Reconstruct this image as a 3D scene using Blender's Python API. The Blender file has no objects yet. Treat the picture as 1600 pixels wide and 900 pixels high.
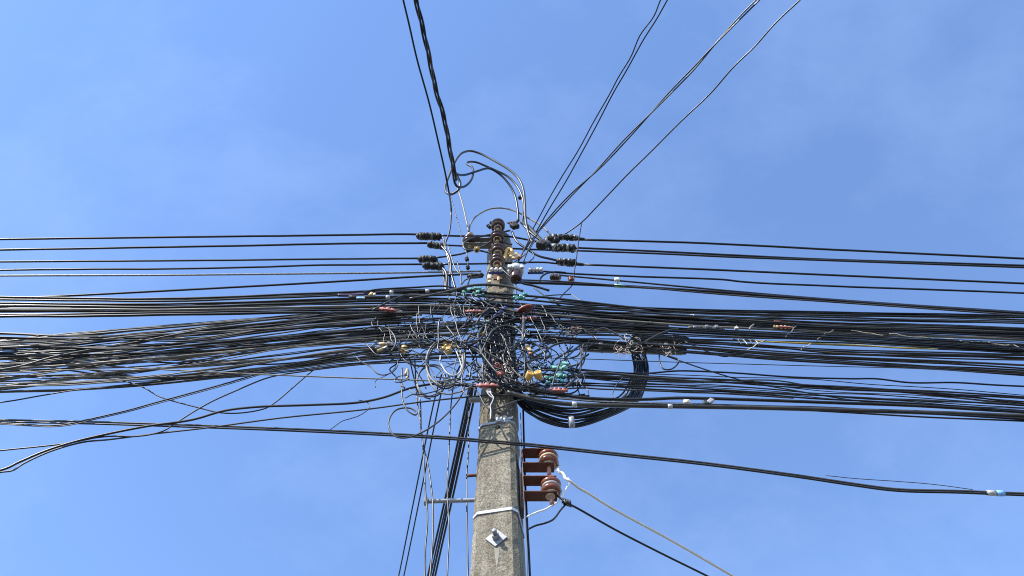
import bpy, bmesh, math, random
from mathutils import Vector, Matrix, noise
R = random.Random(11)
S = bpy.context.scene
COL = S.collection
# ------------------------------------------------------------------ camera
F = 1400.0                       # focal length in photo pixels (photo 1600 wide)
PITCH = math.radians(60)
CAM = Vector((0, 0, 1.6))
fw = Vector((0, math.cos(PITCH), math.sin(PITCH)))
up = Vector((0, -math.sin(PITCH), math.cos(PITCH)))
rt = Vector((1, 0, 0))
cd = bpy.data.cameras.new('camera'); cam = bpy.data.objects.new('camera', cd); COL.objects.link(cam)
cam.location = CAM; cam.rotation_euler = (math.radians(90) + PITCH, 0, 0)
cd.sensor_width = 36; cd.lens = 36 * F / 1600; cd.clip_start = .05; cd.clip_end = 3000
S.camera = cam
S.cycles.filter_width = 1.05
def ray(px, py): return fw + rt * ((px - 800) / F) + up * ((450 - py) / F)
def YC(Y): return 3.0 - (3.0 - Y) * .22 if Y < 3 else Y      # the tangle hugs the pole: depths drawn in
def Yr(y): return 3.0 - (3.0 - y) / .22 if y < 3 else y      # inverse: give a true depth
def P(px, py, Y=3.0):            # point of the line of sight on the vertical plane y = Y
    d = ray(px, py); return CAM + d * (YC(Y) / d.y)
def PZ(px, py, Z):               # ... on the level plane z = Z
    d = ray(px, py); return CAM + d * ((Z - CAM.z) / d.z)
def sc(px, py, Y=3.0):           # metres per photo pixel there
    return YC(Y) / ray(px, py).y / F
def pz(pts, Z): return [PZ(x, y, Z) for x, y in pts]
def pts3(pts, Y): return [P(p[0], p[1], p[2] if len(p) > 2 else Y) for p in pts]

# ------------------------------------------------------------------ materials
def new_mat(name):
    m = bpy.data.materials.new(name); m.use_nodes = True
    nt = m.node_tree; b = nt.nodes['Principled BSDF']
    return m, nt, b
def mat(name, base, rough=.4, dust=None, dusty=.3, scale=40, metal=0, spec=.5, bump=.0, var=.35):
    m, nt, b = new_mat(name); N, L = nt.nodes, nt.links
    tc = N.new('ShaderNodeTexCoord')
    n = N.new('ShaderNodeTexNoise'); n.inputs['Scale'].default_value = scale; n.inputs['Detail'].default_value = 5
    L.new(tc.outputs['Object'], n.inputs['Vector'])
    r = N.new('ShaderNodeValToRGB')
    d = dust if dust else tuple(min(1, c * (1 + var)) for c in base)
    r.color_ramp.elements[0].position = .5 - dusty * .45; r.color_ramp.elements[0].color = (*base, 1)
    r.color_ramp.elements[1].position = .78; r.color_ramp.elements[1].color = (*d, 1)
    L.new(n.outputs['Fac'], r.inputs['Fac']); L.new(r.outputs['Color'], b.inputs['Base Color'])
    mr = N.new('ShaderNodeMapRange'); mr.inputs['To Min'].default_value = max(.05, rough - .03); mr.inputs['To Max'].default_value = min(1, rough + .1)
    L.new(n.outputs['Fac'], mr.inputs['Value']); L.new(mr.outputs['Result'], b.inputs['Roughness'])
    b.inputs['Metallic'].default_value = metal; b.inputs['Specular IOR Level'].default_value = spec
    if bump:
        bp = N.new('ShaderNodeBump'); bp.inputs['Strength'].default_value = bump; bp.inputs['Distance'].default_value = .004
        L.new(n.outputs['Fac'], bp.inputs['Height']); L.new(bp.outputs['Normal'], b.inputs['Normal'])
    return m
M = {}
M['black'] = mat('black_sheath', (.005, .005, .006), .30, (.016, .015, .014), .3, 7, spec=.4)
M['black2'] = mat('weathered_black_sheath', (.007, .0068, .0065), .33, (.03, .027, .023), .45, 6, spec=.42)
M['dusty'] = mat('dusty_sheath', (.016, .015, .013), .36, (.08, .071, .058), .6, 5, spec=.45)
M['blueblack'] = mat('blue_black_sheath', (.004, .007, .012), .30, (.02, .025, .034), .3, 7, spec=.3)
M['pale'] = mat('painted_highlight_sheath', (.05, .046, .04), .38, (.24, .217, .18), .65, 4, spec=.5)  # pale tone paints the sun's highlights into some cables
M['gray'] = mat('grey_sheath', (.022, .022, .022), .4, (.06, .057, .053), .5, 6, spec=.4)
M['slate'] = mat('slate_sheath', (.024, .034, .046), .55, (.05, .065, .08), .4, 6, spec=.2)
M['tan'] = mat('sunbleached_tan_sheath', (.13, .12, .098), .5, (.27, .245, .2), .5, 18)
M['white'] = mat('white_sheath', (.48, .46, .42), .5, (.62, .6, .56), .4, 30)
M['cream'] = mat('cream_twisted_wire', (.45, .4, .31), .5, (.62, .57, .46), .5, 40)
M['ivory'] = mat('ivory_sheath', (.76, .72, .63), .45, (.84, .8, .72), .4, 6)
M['silverwire'] = mat('stranded_steel', (.12, .12, .115), .4, (.34, .335, .32), .5, 90, metal=.4)
M['yellow'] = mat('yellow_sheath', (.42, .31, .03), .5, (.52, .42, .12), .4, 20)
M['blue'] = mat('blue_plastic', (.012, .03, .16), .4, (.03, .06, .26), .4, 30)
M['lightblue'] = mat('pale_blue_plastic', (.2, .4, .7), .4)
M['purple'] = mat('purple_sheath', (.045, .018, .075), .4, (.09, .05, .12), .4, 20)
M['red'] = mat('red_clamp_plastic', (.26, .04, .028), .5, (.4, .13, .1), .55, 45, bump=.3)
M['brick'] = mat('brick_red_plastic', (.27, .05, .025), .5, (.38, .12, .07), .5, 45)
M['pink'] = mat('faded_pink_plastic', (.34, .085, .07), .5, (.46, .2, .16), .5, 45)
M['gold'] = mat('amber_plastic', (.5, .27, .045), .38, (.68, .46, .14), .5, 35)
M['tanplastic'] = mat('aged_tan_plastic', (.42, .28, .12), .45, (.58, .44, .23), .5, 35)
M['orange'] = mat('orange_plug', (.75, .22, .01), .4)
M['capyellow'] = mat('yellow_cap', (.62, .36, .06), .38, (.7, .5, .16), .4, 35)
M['teal'] = mat('teal_plastic', (.012, .12, .10), .3, (.06, .3, .24), .5, 45)
M['mint'] = mat('faded_mint_plastic', (.13, .36, .28), .3, (.3, .54, .44), .5, 45)
M['brown'] = mat('brown_glazed_porcelain', (.19, .052, .024), .22, (.25, .085, .042), .4, 30)
M['darkbrown'] = mat('dark_brown_porcelain', (.05, .02, .014), .22, (.085, .035, .024), .4, 30)
M['unglazed'] = mat('unglazed_porcelain_end', (.5, .4, .26), .7, (.6, .5, .36), .5, 40)
M['rust'] = mat('rusted_steel', (.075, .027, .017), .75, (.16, .062, .036), .6, 55, bump=.4)
M['rustpin'] = mat('rusty_pin', (.3, .13, .09), .65, (.4, .2, .15), .5, 60)
M['galv'] = mat('galvanised_steel', (.22, .225, .235), .5, (.36, .365, .375), .5, 70, metal=.2)
M['galvdull'] = mat('dull_galvanised_steel', (.24, .24, .24), .6, (.4, .39, .37), .5, 60, metal=.3)
M['band'] = mat('painted_steel_band', (.36, .385, .43), .5, (.5, .52, .56), .4, 60)
M['silver'] = mat('aluminium_tag', (.42, .41, .39), .4, (.6, .585, .56), .5, 60, metal=.3)
M['tape'] = mat('black_tape', (.007, .007, .007), .55, (.05, .047, .042), .5, 60, bump=.5, spec=.25)
M['tapegray'] = mat('grey_tape', (.05, .048, .043), .65, (.17, .16, .14), .6, 60, bump=.4)  # lighter grey tape for some of the wraps
M['closure'] = mat('closure_plastic', (.022, .021, .021), .45, (.08, .075, .066), .5, 25, bump=.2)
M['closuregray'] = mat('grey_closure_plastic', (.09, .09, .1), .4, (.19, .185, .2), .5, 18)
M['fiber'] = mat('frayed_fibre', (.2, .13, .1), .8, (.4, .29, .24), .6, 60)
M['hole'] = mat('dark_hole', (.012, .011, .01), .9)
M['paleglass'] = mat('pale_glazed_insulator', (.4, .42, .41), .22, (.6, .62, .62), .5, 40)
M['bracket'] = mat('grey_bracket', (.13, .125, .115), .6, (.22, .21, .19), .5, 50)
M['asphalt'] = mat('asphalt', (.045, .045, .047), .85, (.075, .073, .07), .5, 6)
M['paving'] = mat('paving', (.10, .095, .088), .85, (.15, .14, .125), .5, 3)

def concrete():
    m, nt, b = new_mat('aged_concrete'); N, L = nt.nodes, nt.links
    tc = N.new('ShaderNodeTexCoord')
    def ns(scale, det=6, rough=.6):
        n = N.new('ShaderNodeTexNoise'); n.inputs['Scale'].default_value = scale; n.inputs['Detail'].default_value = det; n.inputs['Roughness'].default_value = rough
        L.new(tc.outputs['Object'], n.inputs['Vector']); return n.outputs['Fac']
    def ramp(src, p0, c0, p1, c1):
        r = N.new('ShaderNodeValToRGB'); e = r.color_ramp.elements
        e[0].position, e[0].color, e[1].position, e[1].color = p0, (*c0, 1), p1, (*c1, 1)
        L.new(src, r.inputs['Fac']); return r.outputs['Color']
    def mix(a, c, fac, mode='MULTIPLY'):
        x = N.new('ShaderNodeMix'); x.data_type = 'RGBA'; x.blend_type = mode
        if isinstance(fac, float): x.inputs[0].default_value = fac
        else: L.new(fac, x.inputs[0])
        L.new(a, x.inputs[6])
        if isinstance(c, tuple): x.inputs[7].default_value = (*c, 1)
        else: L.new(c, x.inputs[7])
        return x.outputs[2]
    big = ramp(ns(5), .3, (.235, .205, .158), .7, (.37, .337, .275))
    grain = ramp(ns(140, 3, .8), .38, (.36, .34, .30), .58, (1.1, 1.09, 1.06))
    c = mix(big, grain, .85)
    mid = ramp(ns(48, 4, .75), .38, (.5, .48, .43), .58, (1.08, 1.07, 1.05))
    c = mix(c, mid, .7)
    v = N.new('ShaderNodeTexVoronoi'); v.inputs['Scale'].default_value = 95; L.new(tc.outputs['Object'], v.inputs['Vector'])
    sp = ramp(v.outputs['Distance'], .10, (1, 1, 1), .22, (0, 0, 0))
    pick = ramp(ns(60, 2), .52, (0, 0, 0), .60, (1, 1, 1))
    f = N.new('ShaderNodeMath'); f.operation = 'MULTIPLY'; L.new(sp, f.inputs[0]); L.new(pick, f.inputs[1])
    c = mix(c, (.10, .09, .075), f.outputs[0], 'MIX')
    v2 = N.new('ShaderNodeTexVoronoi'); v2.inputs['Scale'].default_value = 120; L.new(tc.outputs['Object'], v2.inputs['Vector'])
    sp2 = ramp(v2.outputs['Distance'], .12, (1, 1, 1), .26, (0, 0, 0))
    pick2 = ramp(ns(33, 2), .5, (0, 0, 0), .62, (1, 1, 1))
    f2 = N.new('ShaderNodeMath'); f2.operation = 'MULTIPLY'; L.new(sp2, f2.inputs[0]); L.new(pick2, f2.inputs[1])
    c = mix(c, (.52, .48, .40), f2.outputs[0], 'MIX')
    # vertical grime streaks
    mp = N.new('ShaderNodeMapping'); mp.inputs['Scale'].default_value = (26, 26, 1.2); L.new(tc.outputs['Object'], mp.inputs['Vector'])
    st = N.new('ShaderNodeTexNoise'); st.inputs['Scale'].default_value = 1; st.inputs['Detail'].default_value = 4; L.new(mp.outputs['Vector'], st.inputs['Vector'])
    c = mix(c, ramp(st.outputs['Fac'], .38, (.42, .38, .31), .6, (1.08, 1.08, 1.06)), .45)
    L.new(c, b.inputs['Base Color']); b.inputs['Roughness'].default_value = .9; b.inputs['Specular IOR Level'].default_value = .25
    bp = N.new('ShaderNodeBump'); bp.inputs['Strength'].default_value = .6; bp.inputs['Distance'].default_value = .006
    L.new(ns(120, 4, .7), bp.inputs['Height']); L.new(bp.outputs['Normal'], b.inputs['Normal'])
    return m
M['concrete'] = concrete()
M['lime'] = mat('lime_streak', (.22, .2, .16), .9, (.32, .29, .24), .5, 60)

# ------------------------------------------------------------------ object helpers
def tag(o, label=None, cat=None, group=None, kind=None):
    if label: o['label'] = label
    if cat: o['category'] = cat
    if group: o['group'] = group
    if kind: o['kind'] = kind
    return o
def link_mesh(name, bm, m, parent=None, loc=None, smooth=True):
    me = bpy.data.meshes.new(name)
    bmesh.ops.recalc_face_normals(bm, faces=bm.faces[:])
    bm.to_mesh(me); bm.free()
    if smooth:
        for p in me.polygons: p.use_smooth = True
    me.materials.append(M[m] if isinstance(m, str) else m)
    o = bpy.data.objects.new(name, me); COL.objects.link(o)
    if parent: o.parent = parent
    if loc is not None: o.location = loc
    return o
def empty(name, loc, label, cat, group=None, rot=None):
    o = bpy.data.objects.new(name, None); COL.objects.link(o); o.location = loc; o.empty_display_size = .05
    if rot: o.rotation_euler = rot
    return tag(o, label, cat, group)
def catmull(p, sub):
    if len(p) < 3:
        return [p[0].lerp(p[-1], i / 6) for i in range(7)]
    q = [p[0] * 2 - p[1]] + p + [p[-1] * 2 - p[-2]]
    out = []
    for i in range(1, len(q) - 2):
        a, b, c, d = q[i - 1], q[i], q[i + 1], q[i + 2]
        t01 = max((b - a).length, 1e-5) ** .5; t12 = max((c - b).length, 1e-5) ** .5; t23 = max((d - c).length, 1e-5) ** .5
        m1 = (c - b) + ((b - a) / t01 - (c - a) / (t01 + t12)) * t12
        m2 = (c - b) + ((d - c) / t23 - (d - b) / (t12 + t23)) * t12
        for k in range(sub):
            t = k / sub
            out.append((2 * (b - c) + m1 + m2) * t**3 + (-3 * (b - c) - 2 * m1 - m2) * t * t + m1 * t + b)
    out.append(p[-1].copy())
    return out
def tube_bm(path, r, sides=7, bm=None, closed=False, rad=None):
    bm = bm or bmesh.new()
    n = len(path); rings = []
    t0 = (path[1] - path[0]).normalized()
    nrm = t0.orthogonal().normalized()
    for i in range(n):
        if closed: t = (path[(i + 1) % n] - path[i - 1]).normalized()
        else: t = (path[min(i + 1, n - 1)] - path[max(i - 1, 0)]).normalized()
        nrm = (nrm - t * nrm.dot(t))
        nrm = nrm.normalized() if nrm.length > 1e-6 else t.orthogonal().normalized()
        bi = t.cross(nrm); rr = rad[i] if rad else r
        rings.append([bm.verts.new(path[i] + (nrm * math.cos(a) + bi * math.sin(a)) * rr) for a in [2 * math.pi * k / sides for k in range(sides)]])
    for i in range(n if closed else n - 1):
        A, B = rings[i], rings[(i + 1) % n]
        for k in range(sides): bm.faces.new((A[k], A[(k + 1) % sides], B[(k + 1) % sides], B[k]))
    if not closed:
        bm.faces.new(rings[0][::-1]); bm.faces.new(rings[-1])
    return bm
def box_bm(cx, cy, cz, sx, sy, sz, bev=0, rot=None, bm=None):
    b2 = bmesh.new(); bmesh.ops.create_cube(b2, size=1)
    bmesh.ops.scale(b2, vec=(sx, sy, sz), verts=b2.verts[:])
    if bev: bmesh.ops.bevel(b2, geom=b2.edges[:], offset=bev, segments=2, affect='EDGES', profile=.6)
    if rot: bmesh.ops.rotate(b2, cent=(0, 0, 0), matrix=rot, verts=b2.verts[:])
    bmesh.ops.translate(b2, vec=(cx, cy, cz), verts=b2.verts[:])
    if bm is None: return b2
    me = bpy.data.meshes.new('t'); b2.to_mesh(me); b2.free(); bm.from_mesh(me); bpy.data.meshes.remove(me); return bm
def lathe_bm(prof, axis=Vector((0, 0, 1)), at=Vector((0, 0, 0)), seg=20):
    bm = bmesh.new(); ax = axis.normalized(); u = ax.orthogonal().normalized(); v = ax.cross(u); rings = []
    for r, h in prof:
        if r <= 1e-6: rings.append([bm.verts.new(at + ax * h)])
        else: rings.append([bm.verts.new(at + ax * h + (u * math.cos(a) + v * math.sin(a)) * r) for a in [2 * math.pi * k / seg for k in range(seg)]])
    for A, B in zip(rings, rings[1:]):
        for k in range(seg):
            f = [A[k % len(A)], A[(k + 1) % len(A)], B[(k + 1) % len(B)], B[k % len(B)]]
            f = list(dict.fromkeys(f))
            if len(f) > 2: bm.faces.new(f)
    if len(rings[0]) > 1: bm.faces.new(rings[0][::-1])
    if len(rings[-1]) > 1: bm.faces.new(rings[-1])
    return bm
def wobble(path, amp, freq, seed):
    if not amp: return path
    out = []
    for i, p in enumerate(path):
        q = p * freq + Vector((seed * 7.13, seed * 3.7, seed * 1.9))
        out.append(p + Vector((noise.noise(q) * .25, noise.noise(q + Vector((9, 0, 0))), noise.noise(q + Vector((0, 9, 0))))) * amp)
    return out
SEED = [0]
REG = []
def wire3(name, pts, rpx, m, label, cat='cable', group=None, sub=7, ext=(0, 0), wob=.0, wf=3.0, sides=7, parent=None, scale_ref=None, ext_clamp=.18, down=False):
    """one cable as one mesh; pts are world points, rpx its radius in photo pixels, ext metres of further run at each end"""
    SEED[0] += 1
    p = [Vector(q) for q in pts]
    mid = p[len(p) // 2]
    depth = scale_ref or (mid - CAM).dot(fw)
    r = rpx * depth / F
    if ext[0]:
        d = (p[0] - p[min(2, len(p) - 1)]).normalized()
        if abs(d.x) > .6: d.z = max(-ext_clamp, min(ext_clamp, d.z))
        p = [p[0] + d * ext[0]] + p if not down else p
    if ext[1]:
        d = (p[-1] - p[max(-3, -len(p))]).normalized()
        if down: d = Vector((0, 0, -1))
        elif abs(d.x) > .6: d.z = max(-ext_clamp, min(ext_clamp, d.z))
        p = p + [p[-1] + d * ext[1]]
    path = catmull(p, sub)
    # subdivide very long gaps
    path2 = [path[0]]
    for q in path[1:]:
        n = min(12, int((q - path2[-1]).length / .25))
        a = path2[-1]
        for k in range(1, n): path2.append(a.lerp(q, k / n))
        path2.append(q)
    path = wobble(path2, wob, wf, SEED[0])
    o0 = path[len(path) // 2].copy()
    bm = tube_bm([q - o0 for q in path], r, sides)
    o = link_mesh(name, bm, m, parent, o0 if not parent else o0)
    if not parent: tag(o, label, cat, group)
    return o
def wire(pts, rpx, m, label, Y=2.85, name='cable', **k):
    return wire3(name, pts3(pts, Y), rpx, m, label, **k)
def offs(pts, dx, dy): return [(p[0] + dx, p[1] + dy, *p[2:]) for p in pts]
ORD = 'first second third fourth fifth sixth seventh eighth ninth tenth eleventh twelfth thirteenth'.split()

# ------------------------------------------------------------------ sky, sun, ground
SUN = Vector((-.52, -.46, .70)).normalized()
EL = math.asin(SUN.z)
w = bpy.data.worlds.new('World'); S.world = w; w.use_nodes = True
N, L = w.node_tree.nodes, w.node_tree.links
bg = N['Background']
sky = N.new('ShaderNodeTexSky'); sky.sky_type = 'NISHITA'; sky.sun_disc = False
sky.sun_elevation = EL; sky.sun_rotation = math.atan2(SUN.x, SUN.y); sky.altitude = 0; sky.air_density = 1.0; sky.dust_density = .05; sky.ozone_density = 4.5
tc = N.new('ShaderNodeTexCoord')
mp = N.new('ShaderNodeMapping'); mp.inputs['Scale'].default_value = (2.6, 3.6, 3.0); mp.inputs['Rotation'].default_value = (.3, .5, .6); mp.inputs['Location'].default_value = (.35, .1, 0)
L.new(tc.outputs['Generated'], mp.inputs['Vector'])
n1 = N.new('ShaderNodeTexNoise'); n1.inputs['Scale'].default_value = 1.6; n1.inputs['Detail'].default_value = 7; n1.inputs['Roughness'].default_value = .62; n1.inputs['Distortion'].default_value = .12
L.new(mp.outputs['Vector'], n1.inputs['Vector'])
rp = N.new('ShaderNodeValToRGB'); rp.color_ramp.elements[0].position = .46; rp.color_ramp.elements[0].color = (0, 0, 0, 1)
rp.color_ramp.elements[1].position = .78; rp.color_ramp.elements[1].color = (.06, .06, .06, 1)
L.new(n1.outputs['Fac'], rp.inputs['Fac'])
base = N.new('ShaderNodeMath'); base.operation = 'ADD'; base.inputs[1].default_value = .0
L.new(rp.outputs['Color'], base.inputs[0])
mx = N.new('ShaderNodeMix'); mx.data_type = 'RGBA'
L.new(base.outputs[0], mx.inputs[0]); tn = N.new('ShaderNodeMix'); tn.data_type = 'RGBA'; tn.blend_type = 'MULTIPLY'; tn.inputs[0].default_value = 1; tn.inputs[7].default_value = (1.0, 1.0, 1.05, 1); L.new(sky.outputs['Color'], tn.inputs[6]); L.new(tn.outputs[2], mx.inputs[6]); mx.inputs[7].default_value = (4.6, 5.6, 7.4, 1)
L.new(mx.outputs[2], bg.inputs['Color']); bg.inputs['Strength'].default_value = .15
sl = bpy.data.lights.new('sun', 'SUN'); so = bpy.data.objects.new('sun', sl); COL.objects.link(so)
sl.energy = 3.5; sl.angle = math.radians(.53); sl.color = (1, .95, .87)
so.rotation_euler = SUN.to_track_quat('Z', 'Y').to_euler(); so.location = (-4, -4, 12)
S.view_settings.view_transform = 'Standard'; S.view_settings.look = 'None'; S.view_settings.gamma = 1; S.view_settings.exposure = 1.17
def sheet(name, x0, x1, y0, y1, z, m):
    bm = bmesh.new(); v = [bm.verts.new(q) for q in ((x0, y0, z), (x1, y0, z), (x1, y1, z), (x0, y1, z))]; bm.faces.new(v)
    return tag(link_mesh(name, bm, m, smooth=False), kind='structure')
sheet('ground', -600, 600, -600, 600, 0, 'paving')
sheet('road', -600, 600, -9, 1.6, .004, 'asphalt')
kb = tag(link_mesh('kerb', box_bm(0, 1.68, .06, 400, .16, .12, .01), 'paving', smooth=False), kind='structure')

# ------------------------------------------------------------------ the pole
PX, PY, RZ = -.068, 3.115, math.radians(-11)
def polec(z):   # centre line, leans a touch
    return -.058 - .0095 * (z - 4.3)
def polew(z):
    return .19 - .012 * (z - 5.6) if z > 5.6 else .19 + .025 * (5.6 - z) if z > 4 else .23 + .018 * (4 - z)
ZTOP = P(780, 362, 3.02).z
pole = empty('utility_pole', (PX, PY, 0), 'weathered grey square concrete pole carrying all the tangled black cables', 'utility pole', rot=(0, 0, RZ))
RM = Matrix.Rotation(RZ, 3, 'Z')
def pl(x, y, z): return Vector((x, y, z))                    # pole local
def to_world(v): return RM @ Vector(v) + Vector((PX, PY, 0))
def xo(z): return polec(z) - PX
bm = bmesh.new(); prev = None
for i in range(261):
    z = ZTOP * i / 260; h = polew(z) / 2; c = .024
    ring = [(-h + c, -h), (h - c, -h), (h, -h + c), (h, h - c), (h - c, h), (-h + c, h), (-h, h - c), (-h, -h + c)]
    vs = []
    for k, (x, y) in enumerate(ring):
        q = Vector((x * 3, y * 3, z)); ch = max(0, noise.noise(q * 9) - .18) * .022 + noise.noise(q * 3) * .0015
        vs.append(bm.verts.new((x * (1 - ch / h) + xo(z), y * (1 - ch / h), z)))
    if prev:
        for k in range(8): bm.faces.new((prev[k], prev[(k + 1) % 8], vs[(k + 1) % 8], vs[k]))
    else: bm.faces.new(vs[::-1])
    prev = vs
bm.faces.new(prev)
shaft = link_mesh('shaft', bm, 'concrete', pole, smooth=False)
def face_z(py): return P(780, py, 3.0).z
def face_pt(px, py, out=0.0):
    """pole-local point on the front face seen at a photo pixel"""
    Y = 3.0
    for _ in range(14):
        w_ = P(px, py, Y); l = RM.transposed() @ (w_ - Vector((PX, PY, 0)))
        h = polew(l.z) / 2
        Y += (-h - out) - l.y
    w_ = P(px, py, Y); return RM.transposed() @ (w_ - Vector((PX, PY, 0)))
# steel straps round the shaft
def strap(py, wid, th, name, m):
    z = face_z(py); h = polew(z) / 2 + th; c = .026
    ring = [(-h + c, -h), (h - c, -h), (h, -h + c), (h, h - c), (h - c, h), (-h + c, h), (-h, h - c), (-h, -h + c)]
    bm = bmesh.new()
    h2 = h - th * 1.6
    ring2 = [(x * h2 / h, y * h2 / h) for x, y in ring]
    V = []
    for rg, zz in ((ring, z - wid / 2), (ring, z + wid / 2), (ring2, z + wid / 2), (ring2, z - wid / 2)):
        V.append([bm.verts.new((x + xo(z), y, zz)) for x, y in rg])
    for a in range(4):
        A, B = V[a], V[(a + 1) % 4]
        for k in range(8): bm.faces.new((A[k], A[(k + 1) % 8], B[(k + 1) % 8], B[k]))
    return link_mesh(name, bm, m, pole, smooth=False)
s1 = strap(656, .018, .003, 'steel_band', 'band')
s2 = strap(796, .018, .003, 'steel_band', 'band')
bp_ = face_pt(780, 656, .008)
bk = link_mesh('buckle', box_bm(bp_.x, bp_.y, bp_.z, .036, .014, .036, .004), 'band', s1)
bk2 = link_mesh('tail', box_bm(bp_.x + .045, bp_.y + .004, bp_.z + .006, .06, .004, .018, .001), 'band', s1)
# bolt holes
for px, py in ((780, 646), (778, 667), (783, 614)):
    q = face_pt(px, py, .001)
    link_mesh('bolt_hole', lathe_bm([(.0, -.001), (.0125, -.001), (.0135, .003), (.0, .003)], Vector((0, 1, 0)), q, 14), 'hole', pole)
# dark rectangle beside the hole, painted in place of a cast shadow
bmq = bmesh.new(); 
q1 = face_pt(769, 643, .0015); q2 = face_pt(800, 651, .0015)
vs = [bmq.verts.new(v) for v in ((q1.x, q1.y, q1.z), (q2.x, q1.y, q1.z - .004), (q2.x, q2.y, q2.z + .004), (q1.x, q2.y, q2.z))]
bmq.faces.new(vs)
M['painted_shade'] = mat('dark_painted_shade', (.075, .07, .062), .9, (.16, .145, .12), .7, 90)
link_mesh('shade_patch', bmq, 'painted_shade', pole, smooth=False)
# diamond washer plate with bolt and nut
q = face_pt(775.5, 841, .004)
pt = link_mesh('washer_plate', box_bm(0, 0, 0, .072, .007, .072, .0015, Matrix.Rotation(math.radians(45), 3, 'Y') ), 'galv', pole, q, smooth=False)
pt.rotation_euler = (0, math.radians(4), 0)
link_mesh('nut', lathe_bm([(.0, 0), (.019, 0), (.019, .02), (.0165, .023), (0, .023)], Vector((0, -1, 0)), Vector((0, -.004, .0)), 6), 'galv', pt, smooth=False)
link_mesh('bolt_end', lathe_bm([(.0, .02), (.011, .02), (.0115, .045), (.0095, .049), (0, .049)], Vector((0, -1, 0)), Vector((0, -.004, 0)), 14), 'galv', pt)
# lime streak under the plate
bml = bmesh.new(); a = face_pt(772, 856, .0012); b = face_pt(780, 856, .0012); c_ = face_pt(777, 884, .0012); d_ = face_pt(776, 886, .0012); e_ = face_pt(779.5, 868, .0012); f_ = face_pt(773.5, 870, .0012)
bml.faces.new([bml.verts.new(v) for v in (a, b, e_, c_, d_, f_)])
link_mesh('lime_streak', bml, 'lime', pole, smooth=False)
# side bolts
def side_bolt(px0, px1, py0, py1, r, name, m, headr=0, headl=0):
    a = RM.transposed() @ (P(px0, py0, 3.08) - Vector((PX, PY, 0))); b = RM.transposed() @ (P(px1, py1, 3.08) - Vector((PX, PY, 0)))
    b.x += .05; a.z = b.z = (a.z + b.z) / 2
    d = (b - a); o = link_mesh(name, tube_bm([a + d * (i / 8) for i in range(9)], r, 12), m, pole)
    if headr:
        dn = d.normalized()
        link_mesh('bolt_head', lathe_bm([(0, -headl), (headr * .9, -headl), (headr, -headl + .003), (headr, 0), (0, 0)], dn, a + dn * .004, 6), m, o, smooth=False)
    return o
side_bolt(667, 742, 786, 781, .0105, 'step_bolt', 'galv', .024, .018)
rb = side_bolt(730, 743, 744, 743, .0085, 'rusty_bolt', 'rust', .0, 0)
side_bolt(733, 752, 625, 626, .016, 'stub_pipe', 'galvdull', .0, 0)
# grey plate bolted to the back of the shaft
zt = face_z(872) + .03
link_mesh('back_plate', box_bm(.0 + xo(4.2), .145, zt - .35, .30, .012, .7, .003), 'galvdull', pole, smooth=False)

# ------------------------------------------------------------------ spool insulator racks
def spool_prof(r=.048, h=.076):
    return [(.012, -h / 2), (r * .62, -h / 2), (r * .8, -h * .46), (r * .97, -h * .36), (r, -h * .26), (r * .93, -h * .15), (r * .72, -h * .06), (r * .66, 0),
            (r * .72, h * .06), (r * .93, h * .15), (r, h * .26), (r * .97, h * .36), (r * .8, h * .46), (r * .62, h / 2), (.012, h / 2)]
rack = empty('insulator_rack', P(778, 420, 2.96), 'rusty upright rack of dark brown spools on the front of the pole top', 'insulator rack')
RL = rack.location
def rl(v): return Vector(v) - RL
za, zb = P(778, 432, 2.97).z, P(778, 356, 2.97).z
link_mesh('back_channel', box_bm(P(779, 400, 2.98).x - RL.x, .0, (za + zb) / 2 - RL.z, .06, .012, zb - za + .1, .003), 'rust', rack, smooth=False)
for i, (px, py) in enumerate(((778, 353), (777, 371), (778, 392), (777, 409))):
    c = rl(P(px, py, Yr(2.935)))
    sp = link_mesh('spool', lathe_bm(spool_prof(.052, .08), at=Vector((0, 0, 0)), seg=22), 'darkbrown', rack, c)
    link_mesh('spool_end', lathe_bm([(.013, 0), (.030, 0), (.031, .004), (.013, .004)], at=Vector((0, 0, -.0445)), seg=18), 'unglazed', sp)
    for s in (-1, 1):
        link_mesh('arm', box_bm(c.x, (c.y + .0) / 2 - .005, c.z + s * .052, .036, abs(c.y) + .05, .006, .002), 'rust' if i % 2 else 'bracket', rack, smooth=False)
    link_mesh('pin', lathe_bm([(0, -.072), (.013, -.072), (.013, -.058), (.0085, -.056), (.0085, .064), (0, .064)], at=c, seg=10), 'tanplastic' if i != 2 else 'rustpin', rack)

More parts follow.
